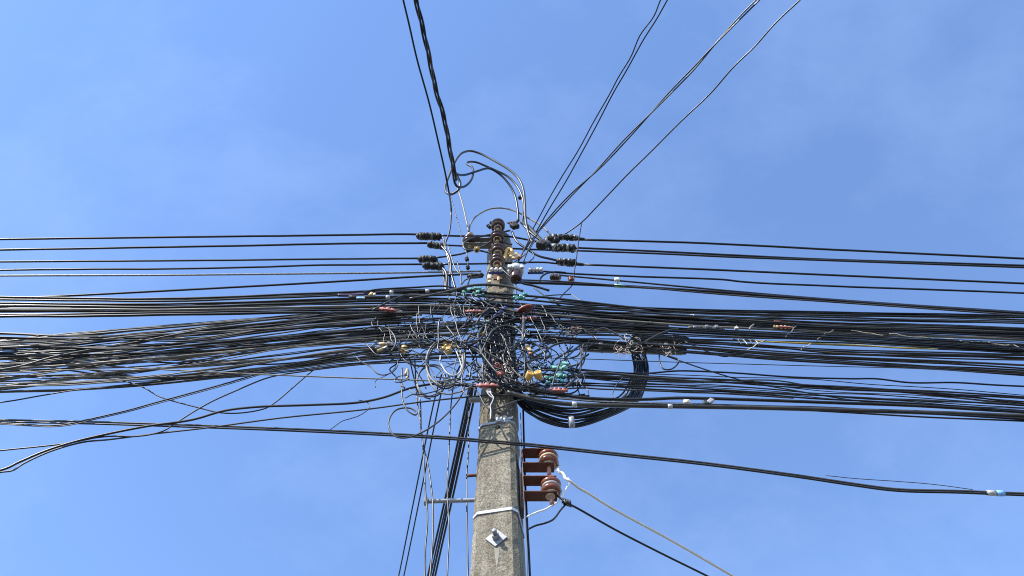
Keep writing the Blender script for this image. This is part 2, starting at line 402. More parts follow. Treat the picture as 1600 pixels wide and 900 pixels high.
sr = empty('insulator_rack', P(817, 745, 3.1), 'rusty bracket with two red-brown spool insulators on the right flank of the pole', 'insulator rack', rot=(0, 0, math.radians(0)))
SL = sr.location.copy()
z0, z1 = P(822, 795, 3.05).z, P(822, 703, 3.05).z
link_mesh('back_channel', box_bm(-.004, -.02, (z0 + z1) / 2 - SL.z, .012, .07, z1 - z0, .002), 'rust', sr, smooth=False)
for i, (px, py) in enumerate(((857, 719), (861, 763))):
    c = P(px, py, 3.06) - SL
    sp = link_mesh('spool', lathe_bm(spool_prof(.052, .085), seg=28), 'brown', sr, c)
    link_mesh('groove_ring', lathe_bm([(.034, -.008), (.0465, -.006), (.048, 0), (.0465, .006), (.034, .008)], at=Vector((0, 0, 0)), seg=28), 'unglazed' if i == 0 else 'galvdull', sp)
    link_mesh('spool_end', lathe_bm([(.013, 0), (.034, 0), (.035, .004), (.013, .004)], at=Vector((0, 0, -.0465)), seg=20), 'unglazed', sp)
    for s in (-1, 1):
        zc = c.z + s * .0545
        bmp = box_bm((.0 + c.x + .028) / 2, c.y, zc, c.x + .028, .066, .006, .0015)
        ar = link_mesh('arm', bmp, 'rust', sr, smooth=False)
        if i == 1 and s == -1:
            link_mesh('bare_patch', lathe_bm([(.0, 0), (.024, 0), (.024, -.0015), (0, -.0015)], at=Vector((c.x - .006, c.y, zc - .0032)), seg=20), 'unglazed', ar)
    link_mesh('pin', lathe_bm([(0, -.115), (.011, -.115), (.011, -.06), (.011, .065), (.016, .066), (.016, .078), (0, .078)], at=c, seg=12), 'rustpin', sr)

# bracket with a single spool standing out to the left of the pole top
br = empty('side_bracket', P(742, 379, 2.96), 'grey flat bracket holding one pale topped spool left of the pole top', 'bracket')
BL = br.location.copy()
a, b = P(726, 379, 2.96) - BL, P(768, 381, 2.96) - BL
link_mesh('arm', box_bm((a.x + b.x) / 2, 0, .03, b.x - a.x, .05, .008, .002), 'bracket', br, smooth=False)
link_mesh('arm', box_bm((a.x + b.x) / 2, 0, -.05, b.x - a.x, .05, .008, .002), 'bracket', br, smooth=False)
c = P(734, 377, 2.96) - BL
sp = link_mesh('spool', lathe_bm(spool_prof(.052, .075), seg=22), 'darkbrown', br, c + Vector((0, 0, -.008)))
link_mesh('pin', lathe_bm([(0, -.085), (.012, -.085), (.012, .07), (.03, .075), (.026, .105), (0, .108)], at=c, seg=12), 'tanplastic', br)

# ------------------------------------------------------------------ single power lines, left and right
G1 = 'single power lines on the left'
HI = 2.9
wire([(0, 374), (320, 370), (560, 367), (640, 366.2), (660, 367)], 1.75, 'black', 'black power line, topmost of all those running off to the left', HI, group=G1, ext=(9, 0), wob=.002)
wire([(0, 390.5), (320, 385), (560, 380.5), (668, 380)], 1.75, 'black', 'black power line, second from the top on the left of the pole', HI, group=G1, ext=(9, 0), wob=.002)
wire([(0, 409), (250, 407.5), (500, 405), (657, 403.5)], 1.6, 'black2', 'black power line, third from the top on the left of the pole', HI - .05, group=G1, ext=(9, 0), wob=.002)
wire([(0, 422), (300, 419.5), (500, 414.5), (660, 413)], 1.6, 'black', 'black power line, fourth from the top on the left of the pole', HI - .05, group=G1, ext=(9, 0), wob=.003)
t5 = pts3([(0, 431), (250, 430), (500, 427.5), (640, 426), (752, 424)], HI)
wire3('steel_strand', t5, 1.55, 'silverwire', 'pale twisted steel strand, fifth line from the top on the left', group=G1, ext=(9, 0))
wire([(0, 467), (130, 461), (400, 447), (560, 438), (640, 433), (740, 428)], 1.75, 'black', 'lone black line rising to the pole just above the thick left cables', HI - .1, group=G1, ext=(9, 0))
wire([(690, 368), (725, 369), (790, 369), (826, 375), (850, 380)], 1.6, 'black', 'black line crossing the pole top behind the upper spools', 3.0)
wire([(692, 383), (760, 386), (812, 389), (862, 391)], 1.5, 'black', 'black line crossing the pole top level with the grey side bracket', 3.02)
wire([(680, 403), (720, 397), (742, 391), (775, 398)], 1.5, 'black2', 'black line from the third left splice up to the tan clamp nut', 2.85)
wire([(690, 413), (760, 412), (850, 410), (870, 412)], 1.5, 'black', 'black line crossing low on the pole top below the brown spools', 2.92)

G2 = 'single power lines on the right'
wire([(905, 374.5), (1100, 380), (1300, 390), (1600, 404)], 1.8, 'black', 'black power line, topmost of all those running off to the right', HI, group=G2, ext=(0, 9), wob=.002)
wire([(895, 387), (1030, 393), (1150, 399), (1280, 405), (1600, 415)], 1.7, 'black', 'upper of two nearly touching black power lines on the right', HI, group=G2, ext=(0, 9))
wire([(895, 391.5), (1030, 396.5), (1150, 402), (1280, 406.5), (1600, 418)], 1.6, 'black2', 'lower of two nearly touching black power lines on the right', HI - .03, group=G2, ext=(0, 9))
wire([(912, 413.5), (1100, 421), (1300, 430), (1600, 443)], 1.75, 'black', 'black power line to the right from the lowest ribbed splice', HI - .03, group=G2, ext=(0, 9))
wire([(846, 424), (900, 428), (1000, 432), (1128, 437), (1160, 440.5), (1300, 447), (1600, 458)], 1.6, 'blueblack', 'thin black line on the right with a slight kink, above the white clip', HI - .1, group=G2, ext=(0, 9), wob=.002)
wire([(862, 429), (960, 438), (1100, 451), (1250, 464), (1400, 475), (1600, 488)], 1.5, 'black2', 'upper cable of the sloping trio under the white clip', HI - .1, group=G2, ext=(0, 9))
wire([(800, 441), (900, 444), (960, 446.5), (1100, 455), (1250, 466), (1400, 477), (1600, 490)], 2.4, 'black', 'thicker middle cable of the sloping trio carrying the mint sleeve', HI - .12, group=G2, ext=(0, 9))
wire([(800, 437), (880, 440), (1000, 449), (1140, 461), (1300, 472), (1600, 493)], 1.3, 'dusty', 'thin lowest cable of the sloping trio right of the pole', HI - .16, group=G2, ext=(0, 9))

# ------------------------------------------------------------------ wires overhead (they cross above the camera)
ZT = P(840, 363, 2.95).z
GO = 'wires crossing overhead from the pole top'
f1 = [(630, 0), (640, 42), (653, 98), (672, 166), (685, 223), (696, 272), (702, 303)]
f1z = pz(f1, ZT + .1) + pts3([(705, 328, 2.62), (704, 350, 2.7), (701, 367, 2.75), (696, 380, 2.8), (697, 392, 2.82), (702, 412, 2.85), (703, 450, 2.85)], 2.8)
wire3('cable', f1z, 1.35, 'black', 'thin black wire crossing overhead left of the thick twisted bundle', group=GO, ext=(5, 0), wob=.006)
f2 = [(646, -20), (650, 0), (660, 42), (670, 87), (681, 140), (694, 185), (701, 222), (707, 255), (712, 282)]
def strand_set(path, n, rad, pitch, rpx, mats, labels, group, ext):
    d = (path[0] - path[2]).normalized()
    path = [path[0] + d * ext] + path
    base = catmull(path, 14)
    L_ = [0]
    for a, b in zip(base, base[1:]): L_.append(L_[-1] + (b - a).length)
    for k in range(n):
        out = []
        for i, p in enumerate(base):
            t = (base[min(i + 1, len(base) - 1)] - base[max(i - 1, 0)]).normalized()
            u = t.orthogonal().normalized(); v = t.cross(u); a = 2 * math.pi * (L_[i] / pitch + k / n)
            out.append(p + (u * math.cos(a) + v * math.sin(a)) * rad)
        wire3('cable', out, rpx, mats[k], labels[k], group=group, sub=2)
strand_set(pz(f2, ZT + .12), 3, .0115, .62, 1.65, ['black', 'dusty', 'black2'],
           ['black strand of the thick twisted bundle crossing overhead', 'brown sunlit strand of the thick twisted bundle crossing overhead', 'weathered dark strand of the thick twisted bundle crossing overhead'], GO, 5)
def z5(l): return [(680 + x / 5, 220 + y / 5) for x, y in l]
LY = PZ(712, 275, ZT + .12).y; LY = 3 - (3 - LY) / .22
def z5d(l, Y1=2.9):
    o = z5(l); n = len(o) - 1
    return [(x, y, LY + (Y1 - LY) * (i / n) ** .8) for i, (x, y) in enumerate(o)]
wire(z5d([(128, 200), (155, 240), (180, 290), (195, 330), (180, 385), (135, 415), (95, 410), (78, 370), (95, 305), (130, 220), (175, 130), (220, 90), (280, 80), (350, 100), (500, 178), (600, 243), (655, 300), (688, 380), (700, 480), (705, 600), (728, 720), (760, 800)]), 1.8, 'gray', 'grey cable of the largest arching loop above the pole top')
wire(z5d([(140, 240), (150, 320), (170, 355), (210, 362), (262, 332), (296, 262), (287, 205), (250, 183), (262, 165), (320, 168), (400, 200), (480, 235), (560, 275), (620, 330), (672, 415), (692, 520), (680, 640)]), 1.7, 'black2', 'dark cable with a hooked small loop inside the largest arch')
wire(z5d([(150, 250), (190, 266), (240, 265), (320, 240), (430, 218), (500, 258), (570, 330), (620, 420), (645, 540), (650, 630)]), 1.8, 'blueblack', 'black cable of the innermost arch, taped where it drops to the connector')
wire(z5([(172, 355), (215, 500), (240, 610), (262, 710)]), 1.35, 'tan', 'pale tan stay wire down from the twisted bundle to the side bracket', 2.75)
wire(z5([(264, 705), (278, 645), (330, 582), (430, 532), (520, 526), (620, 548), (720, 600), (820, 655), (860, 690), (905, 740)]), 1.3, 'tan', 'pale tan wire arching over the pole top to the right splice', 2.85)
wire(z5([(118, 425), (150, 540), (185, 660), (215, 800), (250, 900), (258, 990)]), .8, 'black', 'hair thin black wire slanting down beside the tan stay wire', 2.8)
R1 = [(1045, -24), (1032, 0), (1021.6, 25), (1000, 55), (985.7, 88.7), (966.7, 120), (952, 148), (926.6, 192), (903, 236), (876, 279), (859, 308), (840, 344), (828, 366)]
wire3('cable', pz(R1, ZT), 1.0, 'black2', 'leftmost thin kinked wire of those fanning overhead to the right', group=GO, ext=(5, 0), wob=.003)
R2 = [(1056, -24), (1042.7, 0), (1026, 30), (1005, 63), (979, 110), (958, 146), (935, 190), (907.6, 241), (882, 287), (857, 329), (836, 366)]
wire3('cable', pz(R2, ZT), 1.05, 'black', 'second thin kinked wire of those fanning overhead to the right', group=GO, ext=(5, 0), wob=.003)
R3 = [(1208, -24), (1184, 0), (1157, 27), (1123, 63), (1083, 108), (1051, 141), (1017, 177), (979, 217), (937, 262), (895, 302), (865, 334), (840, 363), (818, 392)]
strand_set(pz(R3, ZT), 2, .008, 1.25, 1.15, ['black', 'dusty'], ['black half of the twisted pair running overhead to the upper right', 'grey sunlit half of the twisted pair running overhead to the upper right'], GO, 5)
R4 = [(1274, -24), (1250, 0), (1212, 36), (1178, 74), (1148, 103), (1110, 146), (1072, 182), (1030, 224), (979, 274), (933, 323), (910, 347), (882, 367)]
wire3('cable', pz(R4, ZT), 1.15, 'black', 'rightmost thin wire of those fanning overhead, ending at the right splices', group=GO, ext=(5, 0), wob=.004)
wire([(909, 347), (905, 372), (901, 400), (897, 428), (895, 444), (880, 460), (868, 474)], .95, 'black', 'thin wire dropping from the rightmost overhead wire past the splices', 2.8)
# jumpers at the pole top
wire([(797, 360), (775, 365), (744, 371), (730, 376), (724, 383), (728, 390), (740, 391)], 1.6, 'gray', 'grey jumper curling round the left side bracket to the tan nut', 2.78)
wire([(742, 390), (756, 384), (770, 377), (785, 378), (800, 382)], 1.5, 'gray', 'grey jumper from the tan nut across the third brown spool', 2.76)
wire([(800, 362), (808, 378), (822, 388), (842, 400), (862, 405), (880, 409)], 1.9, 'blueblack', 'thick black jumper from connector down to the lowest right splice', 2.84)
wire([(815, 347), (827, 356), (840, 370), (852, 382)], 3.4, 'slate', 'fat slate cable end running down into the black tap box', 2.86)
wire([(818, 352), (832, 366), (846, 376), (862, 385)], 2.0, 'black', 'black cable beside the fat slate cable entering the tap box', 2.83)
wire([(828, 372), (815, 398), (809, 412), (806, 436), (806, 470)], 1.3, 'gray', 'grey wire running straight down past the pale insulator', 2.78)
wire([(845, 357), (828, 385), (818, 410), (812, 440)], 1.1, 'black2', 'thin wire from the overhead fan down to the pale insulator', 2.8)
wire([(832, 393), (834, 402), (828, 408), (816, 414)], .95, 'black2', 'small curled wire end right of the pale insulator', 2.8)
wire([(836, 376), (820, 398), (800, 412)], .9, 'gray', 'thin straight grey wire crossing below the tap box', 2.8)
wire([(690, 369), (694, 376), (694, 384), (699, 396), (702, 412)], 1.3, 'gray', 'grey tail hanging from the first left splice', 2.84)
wire([(690, 385), (697, 393), (703, 405), (706, 430), (713, 456)], 2.0, 'black', 'thick black tail hanging from the second left splice', 2.82)
wire([(681, 407), (690, 413), (693, 425), (696, 458)], 2.0, 'black', 'thick black tail hanging from the third left splice', 2.84)
wire([(689, 417), (697, 426), (697, 456)], 2.4, 'black2', 'fat black tail hanging from the fourth left splice', 2.8)
wire([(700, 384), (706, 404), (712, 420), (721, 429), (735, 428)], 1.1, 'dusty', 'thin grey wire bending from the left tails to the dead end', 2.78)
wire([(714, 408), (720, 430), (721, 444), (728, 437), (752, 431)], 1.1, 'gray', 'thin grey wire making a sharp elbow below the dead end', 2.78)
wire([(734, 434), (730, 446), (722, 455), (715, 463)], 1.3, 'black', 'short black wire hanging from the dead end clamp', 2.76)
wire([(843, 442), (846, 433), (855, 427), (868, 425), (884, 426)], 1.5, 'black', 'black wire curving up over the small brown insulator on the right', 2.78)
wire([(783, 420), (800, 434), (818, 443), (832, 446), (858, 454)], 1.9, 'black', 'thick black wire stub slanting right from the blue wraps', 2.72)
wire([(772, 417), (785, 416), (800, 430), (815, 441)], 1.0, 'silverwire', 'bright steel wire slanting right off the lowest spool', 2.74)
wire([(835, 450), (852, 463), (868, 474), (880, 479)], 1.1, 'black2', 'thin wire running down right into the top of the right sheaf', 2.7)
wire([(806, 466), (830, 468), (848, 463), (868, 461), (893, 460)], 1.0, 'gray', 'pale tie wire lying over the start of the right sheaf', 2.7)
wire([(893, 460), (904, 468), (912, 474)], .8, 'cream', 'short cream wire end above the small hook', 2.68)
wire([(901, 484), (907, 481), (911, 475), (916, 473), (917, 476), (913, 478)], .9, 'gray', 'small curled hook of grey wire on top of the right sheaf', 2.62)

# ------------------------------------------------------------------ straight thick cables passing the pole
GT = 'thick straight cables above the slack sheaf'
tl = [(464, 467, 461, 453), (468, 471, 465, 458.5), (473.5, 475, 470, 465), (478, 480, 475, 470), (484, 484, 481, 477), (491, 489, 485.5, 484), (494.5, 492.5, 489, 489.5)]
for i, (a, b, c, d) in enumerate(tl):
    e = d + R.uniform(-1, 3) + 6; f = 484 + i * 4.2
    wire([(0, a), (120, (a + b) / 2 + R.uniform(-.8, .8)), (240, b), (440, c), (640, d), (760, d + 5), (860, e + 6 + i * .5), (1060, f + 3 + i), (1300, f + 9 + 2.1 * i), (1600, f + 12 + 4.6 * i)],
         R.choice([1.6, 1.9, 2.2]), R.choice(['black', 'pale', 'dusty', 'black2']), f'thick straight cable passing the pole, {ORD[i]} from the top above the slack sheaf', 2.58 + .02 * (i % 3), group=GT, ext=(9, 9), wob=.004, sides=8)
for i, (a, b, c, d) in enumerate([(466, 469, 463.5, 456), (475, 477, 472, 468), (487, 486.5, 483, 480), (481.5, 482, 478, 474)]):
    wire([(0, a), (240, b + .5), (440, c), (640, d), (720, d + 3), (790, d + 8 + R.uniform(-3, 3))], R.choice([1.3, 1.6]), R.choice(['dusty', 'black2', 'gray']),
         f'thinner sunlit cable wedged between the thick straight ones, {ORD[i] if i < 2 else ("lowest" if i == 2 else "third")} of four', 2.66, group='thinner cables between the thick straight ones', ext=(9, 0), wob=.005)
wire([(540, 462), (565, 458), (585, 453), (610, 451), (650, 449), (690, 447), (705, 449), (730, 455)], 1.5, 'black', 'black cable humping up just above the silver banded cables', 2.56)
wire([(575, 463), (590, 458), (620, 456.5), (670, 454.5), (730, 453), (760, 457)], 2.4, 'black', 'thick black cable with silver bands at the top of the left sheaf', 2.54)
wire([(545, 464), (590, 464), (650, 462), (720, 460)], 2.2, 'gray', 'grey cable just beneath the silver banded black one', 2.52)
wire([(528, 461.5), (548, 461.5), (570, 460)], 2.6, 'purple', 'short purple sleeve on the cable left of the silver bands', 2.56, cat='sleeve', name='sleeve')
wire([(640, 467), (680, 460), (710, 453), (735, 446.5), (765, 445), (800, 449), (817, 455)], 2.2, 'dusty', 'thick dusty cable humping over the pole front above the teal clips', 2.5)
wire([(582, 485), (610, 470), (635, 461), (655, 459)], 1.6, 'black2', 'black cable rising from the red clamp to the silver banded cable', 2.5)

# ------------------------------------------------------------------ sheaves
def band(nm, group, prof, n, Y, side, desc, mats, rr, jit=1.0, wob=.006, wf=2.2, endj=40, cross=.0, inner_y=None, swap=.35, layers=None):
    """n cables between two profile curves; prof = [(px, ytop, ybot)...]; every cable is an object of its own"""
    made = []
    us = [(i + .5) / n for i in range(n)]
    for i in range(n):
        u = us[i]; pts = []
        dr = R.gauss(0, cross); hump = R.gauss(0, cross * .35); yo = R.gauss(-.02, .07)
        if layers:
            c = i // 7; u = (c + .5) / 9 + R.gauss(0, .03); dr = R.choice([-1, -1, 0, 0, 0, 1, 1, 2]) / 9 + R.gauss(0, .035)
            if u + dr > 1.03 or u + dr < -.03: dr = -dr * .5
        for k, (px, a, b) in enumerate(prof):
            f = k / (len(prof) - 1); f = f if side == 'L' else 1 - f
            uu = u + dr * f + hump * math.sin(f * math.pi) + R.gauss(0, swap * .25)
            x = px + (R.uniform(-25, 25) if 0 < k < len(prof) - 1 else 0)
            if k == (len(prof) - 1 if side == 'L' else 0): x += R.uniform(-endj, endj)
            if k == (0 if side == 'L' else len(prof) - 1): uu = u
            pts.append((x, a + (b - a) * uu + R.gauss(0, jit), Yr(2.93 + yo * (1 - f) + R.uniform(-.012, .012))))
        made.append((pts, i))
    made.sort(key=lambda q: q[0][0][1] if side == 'L' else q[0][-1][1])
    for i, (pts, _) in enumerate(made):
        o = wire(pts, R.choice(rr), R.choice(mats), desc.format(ORD[i % 9], layers[i // 9]) if layers else desc.format(ORD[i]), Y, name='cable', group=group, ext=(9, 0) if side == 'L' else (0, 9), wob=wob, wf=wf, sub=6)
GL = 'slack cables sagging to the left of the pole'
ML = ['black', 'black2', 'dusty', 'dusty', 'pale', 'black2', 'blueblack', 'pale']  # the pale share carries painted sun highlights along the sheaf
rl_ = [.8, .95, 1.1, 1.3, 1.6, 1.9]
lay = 'topmost second third fourth fifth sixth lowest'.split()
LP = [(0, 519, 616), (120, 516, 613), (240, 507, 605), (350, 497, 594), (450, 489, 580), (600, 479, 561), (735, 474, 556)]
def env(x, u):
    for (xa, a0, a1), (xb, b0, b1) in zip(LP, LP[1:]):
        if x <= xb or xb == LP[-1][0]:
            t = (x - xa) / (xb - xa); return (a0 + (b0 - a0) * t) * (1 - u) + (a1 + (b1 - a1) * t) * u
made = []
NB = 25
def ranks(v): o = sorted(range(len(v)), key=lambda q: v[q]); r = [0] * len(v); [r.__setitem__(q, (k + .5) / len(v)) for k, q in enumerate(o)]; return r
URs = [(k + .5) / NB for k in range(NB)]
UMs = ranks([u + R.gauss(0, .10) for u in URs]); ULs = ranks([.5 * u + .5 * R.random() for u in UMs])
sizes = [2 + (R.random() < .45) + (R.random() < .3) for _ in range(NB)]
for uR, uM, uL, sz in zip(URs, UMs, ULs, sizes):          # small runs of cables share a course, the runs cross each other
    xk = R.uniform(190, 560); xe = R.uniform(620, 800); bow = R.gauss(0, .05)
    for _ in range(sz):
        a, b, c = uL + R.gauss(0, .022), uM + R.gauss(0, .022), uR + R.gauss(0, .03); yo = R.gauss(-.02, .07); pts = []
        for x in (0, 105, 215, 320, 430, 560, xe):
            t = x / xk if x < xk else (x - xk) / (xe - xk); t2 = t * t * (3 - 2 * t)
            u = a + (b - a) * (.9 * t + .1 * t2) + bow * math.sin(t * math.pi) if x < xk else b + (c - b) * t
            f = min(1, x / xe); xx = x + (R.uniform(-20, 20) if 0 < x < 600 else 0)
            pts.append((xx, env(xx, u) + R.gauss(0, .7), Yr(2.93 + yo * (1 - f) + R.uniform(-.012, .012))))
        made.append(pts)
for _ in range(11):                                     # and a few taut ones cut straight across them
    ya = R.uniform(535, 612); xb = R.uniform(480, 680); yb = R.uniform(482, 530) if R.random() < .75 else ya - R.uniform(5, 25)
    yb = min(yb, env(xb, .95)); made.append([(xb * q / 5, ya + (yb - ya) * q / 5 + R.gauss(0, .5) + 2.2 * math.sin(q / 5 * math.pi), Yr(2.86 + .05 * q / 5)) for q in range(6)])
made.sort(key=lambda q: q[0][1]); PL = -(-len(made) // 7)
for i, pts in enumerate(made):
    wire(pts, R.choice(rl_), R.choice(ML), f'slack cable, {ORD[i % PL]} down in the {lay[i // PL]} layer of the sheaf sagging left of pole', 0, group=GL, ext=(9, 0), wob=.012, wf=1.6, sub=6)
GR = 'cables of the tight sheaf running right of the pole'
MR = ['black', 'black', 'black2', 'blueblack', 'slate', 'dusty', 'gray']
rr_ = [.85, 1.0, 1.3, 1.7]
band('cable', GR, [(830, 470, 480), (950, 477, 485), (1060, 482, 489), (1290, 488, 496), (1600, 491, 508)], 5, 2.6, 'R', 'black cable, {0} down in the small top group of the right sheaf', MR, rr_, .5, .004, endj=40)
band('cable', GR, [(780, 474, 494), (930, 482, 496), (1060, 488, 501), (1290, 501, 513), (1600, 511, 524)], 9, 2.64, 'R', 'black cable, {0} down in the second group of the right sheaf', MR, rr_, .6, .005, endj=60)
band('cable', GR, [(780, 485, 512), (930, 493, 512), (1060, 500, 518), (1290, 512, 530), (1600, 522, 547)], 13, 2.7, 'R', 'black cable, {0} down in the dense middle of the right sheaf', MR, rr_, .8, .006, endj=60)
band('cable', GR, [(820, 505, 530), (950, 511, 530), (1075, 520, 533), (1290, 529, 541), (1600, 544, 553)], 6, 2.72, 'R', 'dark cable, {0} down in the group under the dense middle right sheaf', MR + ['gray'], rr_, .8, .006, endj=50)
band('cable', GR, [(1000, 520, 534), (1075, 529, 538), (1180, 538, 546), (1290, 545, 554), (1600, 553, 564)], 5, 2.66, 'R', 'cable, {0} down in the pale streaked group beside the yellow cable', ['gray', 'dusty', 'black2', 'black'], [1.0, 1.2, 1.6], .6, .006, endj=30)
band('cable', GR, [(830, 520, 535), (950, 532, 541), (1075, 541, 551), (1290, 555, 567), (1600, 568, 588)], 7, 2.6, 'R', 'brown black cable, {0} down in the lowest group of the tight right sheaf', ['black', 'black2', 'dusty', 'black2'], [1.1, 1.4, 1.8], .6, .004, endj=40)
GRL = 'cables of the looser lower sheaf right of the pole'
band('cable', GRL, [(860, 578, 594), (950, 584, 594), (1060, 589, 599), (1180, 594, 605), (1290, 600, 614), (1430, 606, 622), (1600, 618, 636)], 9, 2.6, 'R', 'cable, {0} down in the upper half of the looser lower right sheaf', ['black', 'black2', 'dusty', 'black2', 'blueblack'], [.7, .9, 1.1, 1.4], .5, .012, 2.2, endj=30, cross=.5)
band('cable', GRL, [(850, 590, 606), (950, 596, 606), (1060, 602, 613), (1180, 609, 618), (1290, 617, 627), (1430, 624, 634), (1600, 632, 647)], 7, 2.66, 'R', 'cable, {0} down in the lower half of the looser lower right sheaf', ['black', 'black2', 'black2', 'blueblack'], [.7, .9, 1.1, 1.4], .5, .012, 2.2, endj=30, cross=.5)
GB = 'thick cables at the bottom of the lower right sheaf'
wire([(810, 607), (860, 615), (930, 623), (1010, 624), (1060, 622), (1180, 625), (1290, 629), (1430, 634), (1600, 644)], 2.6, 'black2', 'thick black cable just above the two small clips at lower right', 2.5, group=GB, ext=(0, 9))
wire([(790, 612), (850, 627), (900, 632), (1000, 634), (1060, 635), (1180, 637), (1290, 640), (1430, 644), (1600, 650)], 3.6, 'dusty', 'fattest cable low on the right, wearing two silver bands', 2.48, group=GB, ext=(0, 9), sides=9)
wire([(820, 618), (880, 623), (960, 629), (1060, 631), (1200, 635), (1290, 637), (1430, 645), (1600, 655)], 1.8, 'black', 'black cable pressed along the top of the fattest cable', 2.46, group=GB, ext=(0, 9))
wire([(870, 622), (930, 627), (1020, 630), (1090, 632)], 1.0, 'silverwire', 'bright stranded steel wire lying on the fattest cable', 2.42)
wire([(1260, 641), (1330, 645), (1450, 652), (1600, 658)], 1.4, 'black', 'lowest thin cable of the right sheaf, separating near the frame edge', 2.5, group=GB, ext=(0, 9))
wire([(770, 570), (900, 578), (1000, 583), (1060, 579), (1120, 581), (1160, 583), (1250, 589), (1330, 592), (1370, 592), (1420, 597), (1480, 598), (1530, 601), (1600, 603)], 1.4, 'blueblack', 'single wavy wire alone in the gap between the two right sheaves', 2.66, ext=(0, 9), wob=.008, wf=3)
wire([(640, 556), (780, 557.5), (900, 560.5), (1060, 566), (1300, 572.5), (1420, 575.5), (1600, 585)], .7, 'gray', 'hair thin straight line running level through the knot and right gap', 2.45, ext=(0, 9))
wire([(1010, 545), (1060, 563), (1110, 580), (1170, 597), (1240, 610), (1330, 625), (1420, 635)], 1.1, 'black', 'thin cable cutting diagonally down across the right gap', 2.6)
wire([(1160, 531), (1200, 534), (1290, 537.5), (1350, 540), (1400, 543.5), (1465, 545.5)], 1.2, 'yellow', 'bright yellow cable inside the right sheaf', 2.53)
wire([(930, 517), (943, 513), (960, 520), (985, 534), (1000, 540)], 1.7, 'gray', 'pale grey cable dipping across the front of the splice closure', 2.42)
wire([(1002, 537), (1030, 522), (1050, 515), (1060, 514)], 1.4, 'gray', 'grey cable rising to the right across the splice closure', 2.42)
wire([(1070, 534), (1110, 551), (1133, 557), (1150, 553)], 1.2, 'blueblack', 'short slack bow of wire under the tight right sheaf', 2.52)
wire([(1030, 555), (1032, 570), (1038, 577), (1048, 577), (1058, 570), (1060, 562), (1050, 558), (1040, 556)], 1.2, 'black2', 'small open loop hanging under the right end of the closure', 2.5)
# pale twisted ties in the right sheaf
for i, (x0, y0, x1, y1) in enumerate([(1244, 510, 1228, 526), (1302, 516, 1280, 526), (1292, 522, 1276, 532), (1268, 536, 1252, 545), (1196, 532, 1168, 547), (1330, 517, 1380, 524), (1390, 521, 1450, 529), (1455, 527, 1520, 535), (1530, 533, 1592, 541)]):
    wire([(x0 + (x1 - x0) * q / 6, y0 + (y1 - y0) * q / 6 + R.uniform(-1.6, 1.6)) for q in range(7)], .85 if i < 5 else .7, R.choice(['cream', 'cream', 'tan']), ['short white tie at the top right of the rusty clip', 'pale tie slanting near the middle of the right sheaf', 'pale tie just below the slanting white one', 'pale tie across the yellow cable', 'white tie at the start of the yellow cable', 'pale twisted sliver above the yellow cable end', 'pale twisted sliver past the yellow cable end', 'pale twisted sliver near the right frame edge', 'last pale twisted sliver at the right frame edge'][i], 2.48, name='tie_wire', cat='tie wire', group='pale ties in the right sheaf')
for i in range(4):
    x = 1145 + i * 9
    wire([(x, 530 + i * .3), (x + 8, 532), (x + 14, 538 + i * .3)], 1.3, 'silverwire' if i % 2 else 'gray', 'turn of the grey spiral wrap gripping the cables before the yellow one', 2.49, name='spiral_wrap', cat='cable wrap', group='spiral wrap turns')

# ------------------------------------------------------------------ single cables low on the left
x1 = [(0, 656), (140, 659), (320, 665), (450, 670), (600, 677), (700, 683), (760, 688), (820, 693), (960, 708), (1100, 723), (1250, 743), (1330, 755), (1400, 764), (1500, 767), (1600, 771)]
wire([(x, y, 2.93) for x, y in x1], 1.6, 'dusty', 'long black cable crossing the bare pole face, upper of a close pair', ext=(9, 9), sides=8)
wire([(x, y + 3.2, 2.92) for x, y in x1], 1.4, 'black', 'long black cable crossing the bare pole face, lower of a close pair', ext=(9, 9), sides=8)
wire([(1290, 743), (1340, 748), (1400, 752), (1460, 757), (1520, 765)], .6, 'gray', 'thin pale wire bowed just above the long low right cable', 2.7)
G3 = 'loose cables low on the left'
xa = [(0, 661), (50, 664), (80, 665), (110, 662), (140, 655), (200, 641), (240, 630), (350, 600), (440, 574), (520, 560), (600, 545), (660, 532)]
wire(xa, 1.2, 'black', 'black cable sweeping up across the long pair near the left edge', 2.6, group=G3, ext=(9, 0))
wire(offs(xa, 2, 1.8), .8, 'dusty', 'thin grey companion of the cable sweeping up across the long pair', 2.6, group=G3, ext=(9, 0))
xb = [(0, 704), (60, 698), (110, 692), (150, 684), (180, 681.5), (210, 682), (240, 678), (258, 672), (275, 661), (300, 645), (330, 628), (370, 610), (420, 590), (470, 581), (560, 570), (610, 567), (660, 565)]
wire(xb, 1.25, 'black2', 'cable with a long S bend climbing to the loops', 2.62, group=G3, ext=(9, 0))
xc = [(0, 735), (30, 722), (70, 705), (110, 692), (150, 682), (230, 666), (300, 656), (350, 642), (400, 636), (480, 633), (560, 629), (600, 621), (640, 607), (680, 600), (740, 604)]
wire(xc, 1.9, 'black2', 'thickest loose cable at far lower left, rising to the red clamp', 2.58, group=G3, ext=(9, 0))
xd = [(0, 738), (20, 735), (38, 724), (80, 705), (130, 691), (170, 687), (240, 678), (320, 669), (440, 653), (570, 640), (660, 628), (760, 618), (800, 617), (860, 616), (900, 618)]
wire(xd, 1.35, 'gray', 'grey cable rising from lower left and crossing the pole below the red clamp', 2.66, group=G3, ext=(9, 0))
wire([(160, 590), (200, 597), (225, 606), (250, 620), (310, 637), (345, 645), (380, 645), (415, 638), (430, 629), (455, 608), (490, 578), (512, 562), (535, 548)], 1.1, 'black2', 'cable drooping in a wide U below the slack sheaf', 2.64, group=G3)
wire([(0, 561), (80, 565), (200, 574), (300, 580), (430, 586), (560, 591), (650, 594), (720, 598), (760, 603)], 1.2, 'tan', 'pale straight cable slanting gently down across the slack sheaf', 2.44, group=G3, ext=(9, 0))
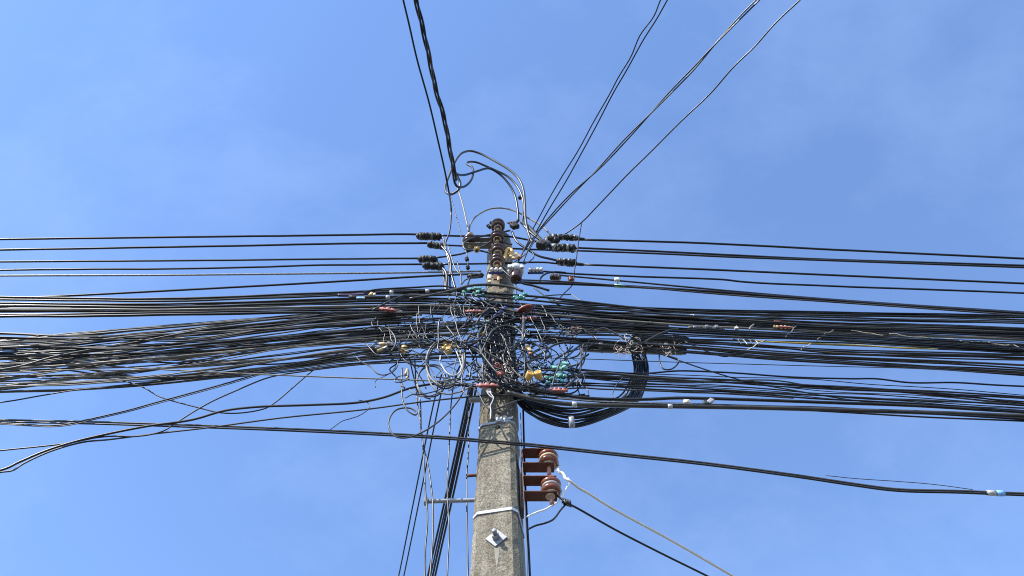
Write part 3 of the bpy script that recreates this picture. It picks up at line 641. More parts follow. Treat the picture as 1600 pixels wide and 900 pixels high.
wire([(0, 629), (60, 619), (115, 610), (180, 604), (260, 598), (340, 588), (440, 572), (560, 548)], 1.1, 'black', 'thin cable leaving the slack sheaf at its lower left corner', 2.5, group=G3, ext=(9, 0))
wire([(560, 625), (572, 628), (577, 632), (575, 640), (560, 650), (548, 654), (535, 658), (522, 667), (515, 672)], .7, 'black', 'curly hair thin wire end dangling below the thick loose cable', 2.6)
wire([(556, 557), (563, 564), (580, 574), (590, 584), (600, 586), (612, 582), (620, 574), (622, 563)], 1.0, 'dusty', 'frayed bow of wire hanging under the left tan clamps', 2.55)
lp = [(940, 10), (900, 110), (800, 240), (680, 350), (550, 430), (440, 470), (350, 470), (300, 440), (265, 370), (275, 300), (330, 230), (400, 210), (460, 215), (515, 255), (500, 272), (440, 240), (400, 180), (382, 90), (380, -20), (386, -140)]
wire([(560 + x / 5.625, 600 + y / 5.625) for x, y in lp], 1.35, 'gray', 'grey cable making a big round loop low left of the pole', 2.5)
wire([(727, 600), (740, 606), (749, 617), (757, 632), (765, 639.5), (772, 640), (785, 635.5), (800, 629), (825, 620), (850, 613), (870, 609), (890, 607), (910, 606), (940, 608), (1000, 610), (1130, 615), (1240, 622)], 1.35, 'gray', 'grey cable sagging in a V across the pole below the red clamp', 2.55)

# ------------------------------------------------------------------ wires hanging down and running off behind, left of the pole
GV = 'wires running off behind left of the pole'
ZB = P(690, 600, 3.3).z
wire3('cable', pz([(690, 585), (680, 620), (651, 760), (623, 900), (612, 950)], ZB + .1), 1.15, 'black', 'left one of two thin straight wires slanting down beside the pole', group=GV, ext=(0, 8))
wire3('cable', pz([(696, 585), (688, 620), (660, 758), (631, 900), (620, 950)], ZB + .1), 1.15, 'black', 'right one of two thin straight wires slanting down beside the pole', group=GV, ext=(0, 8))
for i, (x0, x1_, m, l) in enumerate([(733, 668.5, 'black', 'leftmost'), (736.5, 672.5, 'dusty', 'second'), (739, 676, 'black2', 'third'), (744, 680, 'black', 'rightmost')]):
    wire3('cable', pz([(x0, 605), (x0 - 3, 622), ((x0 - 3 + x1_) / 2 + .6, 760), (x1_, 900), (x1_ - 9, 945)], ZB), 1.75 if i != 1 else 1.4, m, f'{l} cable of the tight slanting bundle of four left of the pole', group=GV, ext=(0, 8))
GH = 'wavy wires hanging beside the pole'
wire([(648, 560), (650, 600), (651, 620), (659, 676), (662, 720), (664, 754), (666, 782), (668, 807), (665, 857), (664, 900)], 1.3, 'gray', 'wavy grey wire hanging just behind the step bolt head', 3.02, group=GH, ext=(0, 3.9), down=True, wob=.006, wf=7)
wire([(640, 560), (649, 600), (656, 625), (659, 682), (670, 735), (675.6, 776), (676.6, 813), (674.7, 869), (672, 900)], 1.3, 'dusty', 'wavy dusty wire hanging just right of the step bolt head', 3.03, group=GH, ext=(0, 3.9), down=True, wob=.006, wf=7)
wire([(712, 585), (708, 605), (705, 630), (702, 690), (701, 712), (699, 751), (700, 794), (702, 838), (700, 870), (699, 900)], 1.15, 'black2', 'wavy black wire crossing the middle of the step bolt', 3.0, group=GH, ext=(0, 3.9), down=True, wob=.006, wf=6)
wire([(733, 610), (732, 645), (732, 704), (729, 751), (730, 807), (731, 875), (731, 900)], 1.15, 'black', 'wavy wire hanging close along the left edge of the pole', 3.1, group=GH, ext=(0, 3.9), down=True, wob=.005, wf=7)
wire([(817, 620), (819, 700), (821, 760), (824, 820), (828, 900)], 1.7, 'black', 'black cable running down the right flank of the pole', 3.1, ext=(0, 3.9), down=True)
wire([(813, 645), (817, 740), (820, 800), (823, 850), (824, 900)], .7, 'gray', 'thin pale wire running down the right corner of the pole', 3.03, ext=(0, 3.9), down=True)

# service drops from the right rack
ZS = P(891, 752, 3.02).z
wire3('cable', pts3([(874, 728, 3.08), (873, 737, 3.03), (880, 740, 3.02), (883, 747, 3.02)], 3.02) + pz([(891, 752), (904, 762), (920, 771), (940, 784), (960, 796), (1050, 845), (1145, 900), (1200, 931)], ZS), 2.3, 'ivory', 'cream twisted service wire from the upper spool running off lower right', ext=(0, 8))
tw = []
for i in range(40):
    t = i / 39; c = P(871 + 20 * t, 735 + 17 * t, 3.02); a = t * 2 * math.pi * 4
    tw.append(c + Vector((.0, math.cos(a), math.sin(a))) * .0065)
wire3('twist', tw, 1.0, 'ivory', 'cream twist of wire tying off the service wire at the upper spool', cat='tie wire', sub=2)
wire([(891, 753), (884, 765), (878, 776), (872, 784), (862, 790), (852, 796), (840, 800), (822, 808)], 1.4, 'ivory', 'cream tail from the twist behind the lower spool to the pole', 3.06)
ZS2 = P(886, 787, 3.02).z
wire3('cable', pts3([(868, 772, 3.09), (878, 780, 3.03)], 3) + pz([(886, 786), (900, 793), (960, 827), (1030, 863), (1105, 900), (1160, 928)], ZS2), 1.75, 'black', 'black service wire from the lower spool running off lower right', ext=(0, 8))
wire([(885, 787), (876, 797), (864, 812), (850, 818), (838, 821), (825, 827)], 1.6, 'black', 'black tail from the knot below the spools back to the pole', 3.04)
kn = []
for i in range(46):
    t = i / 45; c = P(879 + 13 * t, 783 + 4.5 * t, 3.03); a = t * 2 * math.pi * 5
    kn.append(c + Vector((.0, math.cos(a), math.sin(a))) * .013)
wire3('wire_knot', kn, 1.5, 'black', 'black wrapped knot on the service wire beside the lower spool', cat='tie wire', sub=2)

# ------------------------------------------------------------------ loops and bends in the knot
def ell(cx, cy, rx, ry, a0, a1, n=16, rot=0, dr=0):
    o = []
    for i in range(n + 1):
        t = i / n; a = math.radians(a0 + (a1 - a0) * t); k = 1 + dr * t
        x, y = rx * k * math.cos(a), ry * k * math.sin(a); c, s = math.cos(rot), math.sin(rot)
        o.append((cx + x * c - y * s, cy + x * s + y * c))
    return o
GK = 'cable loops left of the pole'
wire(ell(695, 567, 29, 36, 100, 455, 20), 1.7, 'tan', 'tan ring of cable encircling the gold clamp cluster', 2.4, group=GK)
wire(ell(696, 570, 27, 37, 60, 400, 20), 1.4, 'gray', 'grey ring of cable just behind the tan ring', 2.47, group=GK)
wire([(688, 556), (688, 566), (692, 574), (699, 583), (708, 587), (717, 583), (721, 574), (718, 562), (713, 549)], 1.1, 'white', 'white open loop hanging from the gold clamp cluster', 2.38, group=GK)
wire(ell(674, 596, 22, 24, 40, 410, 20), 1.25, 'black2', 'thin dark ring of cable lower left of the tan ring', 2.46, group=GK)
wire(ell(677, 597, 26, 27, 100, 380, 18), 1.2, 'gray', 'wider grey ring around the thin dark ring', 2.5, group=GK)
wire([(666, 560), (668, 585), (672, 598), (680, 608), (690, 614), (700, 616), (712, 614), (722, 611), (738, 603)], 1.3, 'tan', 'tan cable swinging from ring bottom up to the red clamp', 2.43, group=GK)
wire([(640, 609), (648, 616), (660, 619), (674, 618), (688, 612), (696, 602)], 1.1, 'tan', 'thin tan bow of wire beneath the rings', 2.48, group=GK)
wire([(625, 532), (624, 543), (628, 558), (638, 567), (650, 571), (664, 572)], 1.7, 'gray', 'grey curve of cable under the yellow cap', 2.46, group=GK)
wire([(636, 587), (624, 588), (617, 593), (618, 597), (628, 597), (640, 592)], .75, 'black', 'tiny thin wire loop left of the pale straight cable end', 2.42, group=GK)
wire([(749, 558), (756, 543), (762, 530), (772, 515), (792, 509), (811, 516), (818, 529), (812, 537), (796, 545), (780, 552)], 1.8, 'gray', 'grey arch of cable over the pole face below the round red disc', 2.36)
wire([(818, 480), (818.5, 505), (817, 537), (819, 553), (824, 570), (836, 585), (850, 597)], 3.2, 'slate', 'fat slate pipe cable running down the right edge of the pole front', 2.4, sides=10)
wire([(772, 496), (764, 505), (754, 513), (748, 523), (748, 535), (752, 548), (757, 560)], 2.8, 'slate', 'fat slate cable bending down the left of the pole front', 2.42, sides=10)
wire([(790, 480), (783, 487), (772, 495)], 2.8, 'blue', 'short fat blue cable end beside the round red disc', 2.41, sides=10)
wire([(698, 510), (706, 520), (716, 532), (726, 540)], 1.6, 'gray', 'grey cable slanting down left of the fat slate cable', 2.4)
wire([(736, 522), (729, 532), (726, 548), (726, 570), (720, 588)], 2.0, 'gray', 'grey cable hanging down right of the tan ring', 2.42)
wire([(730, 540), (748, 548), (760, 562), (775, 580), (790, 590), (812, 598), (835, 606), (868, 614)], 1.9, 'gray', 'long grey cable slanting down across the pole to the right red clamp', 2.36)
wire([(755, 548), (775, 558), (795, 570), (810, 586), (826, 598), (850, 610)], 1.4, 'dusty', 'dusty cable slanting down across the pole under the grey arch', 2.38)
wire([(742, 570), (750, 583), (760, 595), (772, 604)], 1.4, 'gray', 'grey cable bent down to the left red clamp, upper one', 2.4)
wire([(746, 565), (758, 580), (768, 592), (780, 598)], 1.2, 'dusty', 'dusty cable bent down to the left red clamp, lower one', 2.4)
wire([(835, 558), (850, 550), (862, 541), (872, 537), (900, 533)], 1.8, 'gray', 'grey cable rising from the orange clip to the closure', 2.44)
wire([(848, 578), (870, 578), (890, 573), (905, 568), (910, 560), (910, 545), (912, 538)], 1.5, 'gray', 'grey cable bending up from the teal clips to the closure', 2.42)
wire([(908, 538), (908, 568), (906, 585)], 1.5, 'blueblack', 'dark cable dropping straight from the left end of the closure', 2.5)
wire([(918, 540), (915, 552), (912, 566), (906, 575)], 1.2, 'dusty', 'dusty cable dropping from the closure beside the dark one', 2.48)
wire([(868, 560), (880, 555), (888, 548), (895, 541)], 1.3, 'blueblack', 'dark bow of cable above the teal clips, leftmost of three', 2.5)
wire([(882, 560), (892, 552), (902, 543), (910, 538)], 1.3, 'blueblack', 'dark bow of cable above the teal clips, middle of three', 2.5)
wire([(890, 560), (902, 556), (908, 548), (915, 540)], 1.3, 'black', 'dark bow of cable above the teal clips, rightmost of three', 2.5)
wire([(884, 605), (892, 598), (903, 588), (915, 583), (930, 582), (1000, 588), (1100, 597)], 2.0, 'gray', 'grey cable bending from the right red clamp out along the lower sheaf', 2.42)
wire([(876, 562), (872, 575), (866, 590), (863, 603)], 1.3, 'gray', 'grey wire hanging in front of the teal clips', 2.36)
wire([(973, 590), (964, 600), (959, 610), (957, 617), (958, 622)], .8, 'gray', 'thin pale wire dangling inside the big black coil', 2.4)

for i in range(10):
    x0 = 748 + i * 4.5; y0 = 520 + R.uniform(-10, 20); x1 = 822 + i * 7
    wire([(x0, y0), (x0 + 4 + R.uniform(-3, 3), y0 + 22), (x0 + 16 + R.uniform(-4, 4), y0 + 48), (x0 + 34, 598 + R.uniform(-3, 6)), (x1, 608 + i * 1.2 + R.uniform(-2, 3)), (x1 + 36, 616 + R.uniform(-2, 4))], R.choice([1.2, 1.6, 2.0]), R.choice(['black', 'black2', 'blueblack', 'dusty']),
         'dark cable, ' + ORD[i] + ' from the left of those slanting down the pole front to the coil', 2.62 + .03 * (i % 4), group='dark cables slanting down the pole front')
for i in range(8):
    x0 = 766 + i * 5.4
    wire([(x0 - 6 + R.uniform(-5, 5), 488 + R.uniform(-8, 8)), (x0, 512), (x0 + R.uniform(-4, 5), 540), (x0 + R.uniform(-5, 6), 566), (x0 + R.uniform(0, 10), 592), (x0 + 14, 606)], R.choice([1.2, 1.7, 2.2, 2.6]), R.choice(['black', 'black', 'black2', 'blueblack']),
         'black cable, ' + ORD[i] + ' from the left of those running straight down the pole front', 2.7 + .03 * (i % 4), group='black cables running down the pole front')
def knot(desc, cx, cy, sx, sy, n, mats, rr, Y=2.55, horiz=.5, ln=(24, 105), dz=.45):
    done = 0
    while done < n:
        x = R.gauss(cx, sx * .5); y = R.gauss(cy, sy * .5)
        a = R.gauss(0, 1 - horiz) * 1.6 if R.random() < .75 else R.uniform(0, math.pi)
        a += math.pi * R.randint(0, 1); l = R.uniform(*ln); k = R.gauss(0, .2); st = 7; pts = []
        yy = Y + R.uniform(-dz, dz)
        for s in range(st + 1):
            pts.append((x, y, yy)); x += math.cos(a) * l / st; y += math.sin(a) * l / st * .8; a += k + (R.gauss(0, .12) if R.random() < .8 else R.gauss(0, .7))
            yy = min(2.95, max(2.33, yy + R.uniform(-.03, .03)))
        if any(q[1] < 455 or q[1] > 626 or q[0] < 560 or q[0] > 935 or (q[0] > 850 and q[1] < 484) or (q[0] < 700 and q[1] < 470) or (q[1] > 612 and 756 < q[0] < 806) for q in pts): continue
        done += 1
        wire(pts, R.choice(rr), R.choice(mats), desc, Y, name='wire', cat='wire', group=desc[:60], sub=4, sides=6)
KM = ['black', 'black', 'black', 'black', 'black2', 'black2', 'blueblack', 'blueblack', 'dusty', 'gray']
kr = [.55, .7, .9, 1.1, 1.4]
for d, cx, cy, sx, sy, n in [
    ('short bent wire in the snarl around the upper teal clips', 725, 468, 67, 18, 19),
    ('short bent wire in the snarl around the ribbed rust red clamp', 745, 490, 67, 18, 19),
    ('short bent wire in the snarl around the round red disc', 815, 490, 62, 20, 19),
    ('short bent wire in the snarl above the tan ring of cable', 700, 515, 81, 20, 19),
    ('short bent wire in the snarl between tan ring and pole', 738, 545, 40, 34, 19),
    ('short bent wire lying over the pole front under the grey arch', 785, 535, 54, 34, 19),
    ('short bent wire lying over the pole front level with the pink clip', 780, 575, 59, 27, 19),
    ('short bent wire in the snarl left of the two orange capped plugs', 812, 585, 40, 29, 19),
    ('short bent wire in the snarl behind the teal clips', 858, 572, 54, 29, 19),
    ('short bent wire in the snarl around the orange clip', 838, 540, 54, 32, 19),
    ('short bent wire in the snarl at the left end of the closure', 885, 520, 67, 23, 19),
    ('short bent wire in the snarl around the left tan clamps', 610, 530, 81, 27, 19),
    ('short bent wire in the snarl right of the yellow cap', 655, 540, 54, 29, 19),
    ('short bent wire in the snarl beside the left red clamp', 735, 598, 54, 18, 19),
    ('short bent wire in the snarl just above the right red clamp', 850, 605, 67, 16, 19),
]:
    knot(d, cx, cy, sx, sy, n, KM, kr)

# ------------------------------------------------------------------ coil of spare cable under the closure
coil = empty('cable_coil', P(905, 600, 2.75), 'big coil of spare black cable hanging right of the pole under the closure', 'cable coil')
CL = coil.location.copy()
for i in range(15):
    t = i / 14
    key = [(985 + 22 * t + R.uniform(-2, 2), 548), (990 + 23 * t, 575), (985 + 24 * t, 598 + 3 * t), (970 + 27 * t, 622 + 4 * t), (935 + 18 * t, 632 + 20 * t), (893, 638 + 31 * t), (850, 631 + 29 * t), (822 + 4 * t, 620 + 24 * t), (806 - 1 * t, 600 + 20 * t), (806, 575 + 15 * t)]
    yy = 3.0 + .13 * R.random()
    p = [P(x + R.gauss(0, 1.5), y + R.gauss(0, 1.5), yy + R.uniform(-.02, .02)) - CL for x, y in key]
    path = catmull(p, 6); o0 = path[len(path) // 2].copy()
    link_mesh('turn', tube_bm([q - o0 for q in path], R.choice([1.5, 1.7, 2.0]) * 5 / F, 7), R.choice(['black', 'black', 'black2', 'blueblack']), coil, o0)
def ring_band(cx, cy, Y, ang, rx, ln, m, name, label=None, parent=None, flat=1.0, cat='cable band', group=None):
    s = sc(cx, cy, Y); ax = (P(cx + math.cos(ang), cy + math.sin(ang), Y) - P(cx, cy, Y)).normalized()
    r = rx * s; l = ln * s
    bm = lathe_bm([(r * .8, -l / 2), (r, -l / 2), (r * 1.03, 0), (r, l / 2), (r * .8, l / 2)], ax, Vector((0, 0, 0)), 12)
    if flat != 1: bmesh.ops.scale(bm, vec=(1, 1, flat), verts=bm.verts[:])
    loc = P(cx, cy, Y) - (parent.location if parent else Vector((0, 0, 0)))
    o = link_mesh(name, bm, m, parent, loc)
    if not parent: tag(o, label, cat, group)
    return o
ring_band(893, 659, 2.7, math.radians(-5), 7, 8, 'galv', 'strap', parent=coil, flat=1.7)
for x, y, a, r, l, m, lab in [
    (612, 457, 0, 3.0, 6, 'silver', 'silver band on the black cable above the red clamp'),
    (668, 455, 0, 3.0, 6, 'silver', 'silver band on the black cable nearest the teal clips'),
    (606, 464.5, 0, 2.8, 6, 'silver', 'silver band on the grey cable above the red clamp'),
    (898, 632, .1, 4.3, 8, 'silver', 'wide silver band on the fattest lower right cable, above the coil strap'),
    (1047, 635.5, .0, 4.2, 7, 'silver', 'silver band on the fattest cable left of the two small clips')]:
    ring_band(x, y, {457: 2.54, 455: 2.54, 464.5: 2.52}.get(y, 2.47), a, r, l, m, 'cable_band', lab, group='silver bands on cables')
ring_band(1549, 770.5, 2.925, .03, 4.6, 13, 'silver', 'cable_band', 'silver white marker band on the long low cable at far right')
ring_band(1563, 771, 2.925, .03, 4.6, 12, 'lightblue', 'cable_band', 'pale blue marker band on the long low cable at far right')

# ------------------------------------------------------------------ closures
def closure(x0, x1, y0, y1, Y, rpx, m, label, ribs, flat=.8):
    c = P((x0 + x1) / 2, (y0 + y1) / 2, Y); s = sc((x0 + x1) / 2, (y0 + y1) / 2, Y)
    a, b = P(x0, y0, Y) - c, P(x1, y1, Y) - c; ax = (b - a).normalized(); l = (b - a).length; r = rpx * s
    o = empty('splice_closure', c, label, 'splice closure')
    prof = [(r * .55, -l / 2), (r * .8, -l / 2 + .012), (r * .95, -l / 2 + .03), (r, -l * .3)]
    for k in range(ribs):
        t = -l * .28 + l * .56 * k / max(1, ribs - 1)
        prof += [(r, t - .007), (r * 1.08, t - .004), (r * 1.08, t + .004), (r, t + .007)]
    prof += [(r, l * .33), (r * .97, l / 2 - .012), (r * .85, l / 2)]
    bm = lathe_bm(prof, ax, seg=24)
    bmesh.ops.scale(bm, vec=(1, 1, flat), verts=bm.verts[:])
    link_mesh('body', bm, m, o)
    link_mesh('end_cap', lathe_bm([(0, l / 2 + .001), (r * .7, l / 2 + .001), (r * .62, l / 2 + .015), (0, l / 2 + .015)], ax, seg=18), 'hole', o)
    link_mesh('seam', box_bm(0, -r * .2, -r * flat * .98, l * .8, r * .3, .008, .002), m, o)
    for k in (-.3, .05, .33):
        link_mesh('latch', box_bm(l * k, -r * .8, -r * flat * .55, .022, .03, .03, .004), 'closuregray', o)
    return o
closure(905, 1068, 541, 548, Yr(2.96), 9, 'closure', 'black tubular splice closure under the right sheaf with an open right end', 5)
closure(895, 1040, 507, 512, Yr(2.985), 12.5, 'closuregray', 'broad grey splice closure half hidden in the right sheaf beside the pole', 4)
closure(985, 1072, 528, 532, Yr(2.99), 8, 'closure', 'small dark closure wedged above the open ended black one', 3)
closure(1074, 1128, 513, 517, 2.6, 5.5, 'closure', 'short ribbed black connector sleeve lying on the right sheaf', 5)

# ------------------------------------------------------------------ splices on the power lines
def splice(cx, cy, ln, rpx, ang, label, Y=HI - .02, seed=1, bands=4, m='tape', mb='tapegray'):
    rr = random.Random(seed); c = P(cx, cy, Y); s = sc(cx, cy, Y); l = ln * s; r = rpx * s
    ax = (P(cx + math.cos(ang), cy + math.sin(ang), Y) - c).normalized()
    o = empty('line_splice', c, label, 'cable splice', 'taped splices at the pole top')
    n = 26; prof = [(r * .35, -l / 2)]
    for k in range(1, n):
        t = k / n; e = min(1, 6 * min(t, 1 - t) + .3)
        prof.append((r * e * (.9 + .1 * abs(math.sin(t * math.pi * bands)) + rr.uniform(-.09, .07)), -l / 2 + l * t))
    prof.append((r * .35, l / 2))
    bm = lathe_bm(prof, ax, seg=14)
    for v in bm.verts: v.co += Vector((rr.uniform(-1, 1), rr.uniform(-1, 1), rr.uniform(-1, 1))) * r * .17
    link_mesh('body', bm, m, o)
    for k in range(bands):
        t = (k + .5) / bands * l * .86 - l * .43
        w_ = l * rr.uniform(.035, .075)
        bb = lathe_bm([(r * .8, t - w_), (r * .95, t - w_ * .9), (r * 1.0, t - w_ * .2), (r * .97, t + w_ * .9), (r * .8, t + w_)], ax, Vector((0, 0, rr.uniform(-.04, .04) * r)), 14)
        for v in bb.verts: v.co += Vector((rr.uniform(-1, 1), rr.uniform(-1, 1), rr.uniform(-1, 1))) * r * .08
        link_mesh('tape_band', bb, mb if rr.random() < .55 else m, o)
    tip = c - CAM
    e0 = Vector((l * rr.uniform(-.3, .1), 0, r * .8))
    link_mesh('tape_end', tube_bm([e0, e0 + Vector((.004, 0, r * .4)), e0 + Vector((.012, -.004, r * .75))], r * .16, 6), m, o)
    return o
splice(671, 369.5, 42, 6.2, .03, 'long ribbed black splice, topmost of the four left of the pole', seed=1, bands=4)
splice(681, 383.5, 28, 5.6, .12, 'short ribbed black splice, second of the four left of the pole', seed=2, bands=3)
splice(668, 405, 31, 5.8, .04, 'smooth black splice farthest left, third of the four', HI - .07, seed=3, bands=2)
splice(677, 416, 34, 6.2, .06, 'pale topped black splice, lowest of the four left of the pole', HI - .09, seed=4, bands=3)
splice(882, 371, 46, 5.0, .05, 'long grey ribbed splice, topmost right of the pole', seed=5, bands=6, mb='galvdull')
splice(880, 387.5, 42, 6.4, .04, 'bulky grey and black splice, middle one right of the pole', seed=6, bands=5, mb='galvdull')
splice(885, 410, 32, 6.2, .07, 'ribbed grey splice, lowest one right of the pole', seed=7, bands=4, mb='galvdull')
splice(863, 375, 24, 6, .2, 'small black lump of tape left of the topmost right splice', seed=8, bands=2)
splice(905, 413, 16, 2.6, .07, 'thin wrapped collar just right of the lowest right splice', seed=10, bands=4)
splice(905, 373.5, 18, 2.6, .04, 'thin wrapped collar just right of the topmost right splice', seed=11, bands=3)
# black tap box where the jumpers meet
tb = empty('tap_connector', P(849, 382, 2.84), 'blocky black tap connector where the slate cable ends', 'tap connector')
rx = Matrix.Rotation(math.radians(35), 3, 'Y')
link_mesh('body', box_bm(0, 0, 0, .085, .05, .075, .008, rx), 'closure', tb)
link_mesh('cover', box_bm(-.012, -.006, -.02, .06, .056, .05, .006, rx), 'tape', tb)
link_mesh('bolt', lathe_bm([(0, 0), (.009, 0), (.009, .05), (0, .05)], Vector((.3, -.3, .8)), Vector((.01, 0, .02)), 6), 'galvdull', tb)
tb = empty('tap_connector', P(804, 353, 2.82), 'small dark ridged tap connector right of the top spool', 'tap connector')
rx = Matrix.Rotation(math.radians(-30), 3, 'Y')
link_mesh('body', box_bm(0, 0, 0, .055, .035, .06, .006, rx), 'tape', tb)
for k in range(3):
    link_mesh('bolt', lathe_bm([(0, 0), (.008, 0), (.008, .026), (0, .026)], Vector((-.4, -.2, .8)), Vector((-.02 + .02 * k, -.012, .012 + .008 * k)), 6), 'rust' if k == 1 else 'tape', tb)
link_mesh('tape_tail', tube_bm([Vector((-.015, 0, .03)), Vector((-.04, 0, .045)), Vector((-.05, 0, .06))], .009, 7), 'tape', tb)
# little dark lumps on top of the rack
for i, (x, y, a, lab) in enumerate([(770, 349, .3, 'small dark tape lump perched on the top spool'), (764, 354, .7, 'small dark tape lump left of the top spool')]):
    splice(x, y, 11, 2.6, a, lab, 2.84, 20 + i, 2)
splice(812, 291 + 18, 7, 2.6, 1.2, 'tiny tape wrap on the inner arching cable', 2.88, 31, 2)
# split bolt nut
def nut(px, py, rpx, Y, m, m2, label):
    s = sc(px, py, Y); r = rpx * s
    o = empty('split_bolt', P(px, py, Y), label, 'connector')
    link_mesh('nut', lathe_bm([(0, -r * .7), (r * .92, -r * .7), (r, -r * .55), (r, r * .55), (r * .92, r * .7), (0, r * .7)], Vector((.15, -.7, -.7)), seg=6), m, o, smooth=False)
    link_mesh('bolt_end', lathe_bm([(0, 0), (r * .5, 0), (r * .5, r * 1.15), (0, r * 1.2)], Vector((.15, -.7, -.7)), seg=12), m2, o)
    link_mesh('stem', lathe_bm([(0, 0), (r * .45, 0), (r * .4, r * 1.3), (0, r * 1.3)], Vector((0, -.2, -1)), seg=10), 'tape', o)
nut(745, 390, 5.5, 2.74, 'tanplastic', 'gold', 'yellowish six sided nut on the jumper left of the spools')
# inline dark strain beads on the hair thin wire
for x, y, lab in [(729.5, 405, 'upper dark bead on the hair thin slanting wire'), (731, 418, 'lower dark bead on the hair thin slanting wire')]:
    splice(x, y, 9, 2.9, 1.4, lab, 2.8, int(y), 2)
# dead ends
splice(743, 431, 26, 4.2, -.1, 'dark wedge of a dead end clamp left of the blue wraps', 2.82, 41, 3)
splice(868, 433.5, 17, 5.6, .1, 'small dark brown insulator hanging right of the curved wire', 2.84, 42, 3, m='darkbrown', mb='tape')
o = splice(892, 437, 10, 4.2, 1.3, 'small rust and cream insulator on the thin dropping wire', 2.78, 43, 2, m='brown', mb='unglazed')
# tan wedge clamps on the pole top
def lump_clamp(name, px, py, Y, parts, label, cat, rot=0):
    o = empty(name, P(px, py, Y), label, cat); s = sc(px, py, Y)
    for nm, dx, dy, w_, h_, d_, a, m in parts:
        loc = P(px + dx, py + dy, Y) - o.location
        e = math.cos(PITCH + math.atan((450 - py) / F))
        link_mesh(nm, box_bm(loc.x, loc.y, loc.z, w_ * s, d_ * s, h_ * s / max(.6, e), min(w_, h_, d_) * s * .32, Matrix.Rotation(a, 3, 'Y')), m, o)
    return o
tclamp = empty('wedge_clamp', P(800, 398, 2.72), 'tan twin jaw plastic clamp right of the brown spools', 'cable clamp')
TL = tclamp.location
hk = [P(x, y, 2.72) - TL for x, y in [(789, 406), (790, 397), (793, 390), (798, 390), (800, 394), (796, 398)]]
link_mesh('hook', tube_bm(catmull(hk, 5), .014, 8), 'gold', tclamp)
for dx, dy, a in ((3, 1, .7), (7, 4, .7)):
    l = P(800 + dx, 398 + dy, 2.70) - TL
    link_mesh('jaw', box_bm(l.x, l.y, l.z, .07, .02, .03, .007, Matrix.Rotation(-a, 3, 'Y')), 'tanplastic', tclamp)
link_mesh('tip', box_bm(*(P(813, 402, 2.69) - TL), .02, .02, .025, .006), 'brick', tclamp)
# pale pin insulator
pi = empty('pin_insulator', P(806, 424, Yr(2.93)), 'pale glassy pin insulator on a dark brown skirt right of the blue wraps', 'insulator')
link_mesh('bell', lathe_bm([(.0, .09), (.02, .09), (.026, .075), (.024, .065), (.032, .06), (.05, .03), (.055, -.01), (.048, -.03), (0, -.03)], seg=20), 'paleglass', pi)
link_mesh('skirt', lathe_bm([(0, -.03), (.036, -.032), (.04, -.05), (.04, -.1), (.034, -.115), (0, -.115)], seg=20), 'darkbrown', pi)
for sx in (-1, 1):
    link_mesh('cleat', box_bm(sx * .042, -.045, -.02, .026, .02, .04, .005), 'white', pi)
# blue and white spiral wraps
def wrap(px, py, n, step, label, Y):
    o = empty('preformed_wrap', P(px, py, Y), label, 'cable wrap', 'blue and white wraps'); s = sc(px, py, Y)
    link_mesh('sleeve', tube_bm([Vector((x * n * step * s * .55, 0, -.004)) for x in (-1, -.5, 0, .5, 1)], 2.6 * s, 10), 'blue', o)
    for k in range(n):
        x = (k - (n - 1) / 2) * step * s
        link_mesh('coil_turn', box_bm(x, -.012, .004, 4.6 * s, .036, 7.5 * s, .007, Matrix.Rotation(.35, 3, 'Y')), 'white', o)
    return o
wrap(775, 425.5, 3, 7, 'blue sleeve with three white turns across the pole top', 2.72)
wrap(837, 425.5, 4, 5.6, 'blue sleeve with four white turns just right of the pole', 2.8)
# cream porcelain brackets below the wraps
lump_clamp('end_bracket', 765, 436, 2.74, [('block', 0, -2, 7, 8, 6, 0, 'unglazed'), ('block', 0, 5, 6, 4, 5, 0, 'unglazed'), ('post', 14, 0, 4, 7, 4, 0, 'tanplastic')], 'cream stacked bracket blocks under the blue wraps', 'bracket')

# ------------------------------------------------------------------ coloured clamps
def drop_clamp(px, py, ln, h, ang, m, label, Y=2.42, bails=True, ribs=3):
    """drop-wire clamp: tapered ribbed shell, wedge and wire bail"""
    c = P(px, py, Y); s = sc(px, py, Y); l = ln * s; hh = h * s
    o = empty('drop_wire_clamp', c, label, 'cable clamp', 'red and orange drop wire clamps')
    rot = Matrix.Rotation(ang, 3, 'Y')
    prof = [(hh * .3, -l / 2), (hh * .42, -l * .47)]
    for k in range(ribs):
        t = -l * .4 + l * .8 * (k + .5) / ribs; w_ = l * .8 / ribs / 2; e = hh * (.62 - .1 * abs(k - (ribs - 1) / 2))
        prof += [(e * .45, t - w_ * .98), (e * .95, t - w_ * .6), (e, t + w_ * .1), (e * .8, t + w_ * .6), (e * .45, t + w_ * .92)]
    prof += [(hh * .4, l * .47), (hh * .25, l / 2)]
    bm = lathe_bm(prof, Vector((1, 0, 0)), seg=10)
    bmesh.ops.scale(bm, vec=(1, .8, 1.15), verts=bm.verts[:]); bmesh.ops.rotate(bm, cent=(0, 0, 0), matrix=rot, verts=bm.verts[:])
    link_mesh('shell', bm, m, o)
    link_mesh('wedge', box_bm(l * .04, -hh * .3, -hh * .45, l * .7, hh * .4, hh * .35, hh * .08, rot), 'pink' if m != 'pink' else 'red', o)
    if bails:
        pa = [rot @ Vector(v) * 1 for v in ((l * .42, 0, hh * .2), (l * .62, 0, hh * .35), (l * .85, 0, hh * .1), (l * .62, 0, -hh * .25), (l * .42, 0, -hh * .15))]
        link_mesh('bail', tube_bm(catmull(pa, 5), .7 * s, 6), 'silverwire', o)
    return o
drop_clamp(606, 484, 28, 8, .25, 'red', 'red clamp alone on the left cables with a bare wire bail')
drop_clamp(741, 487, 30, 8, .0, 'brick', 'rust red ribbed clamp left of the fat blue cable end', 2.4, ribs=5, bails=False)
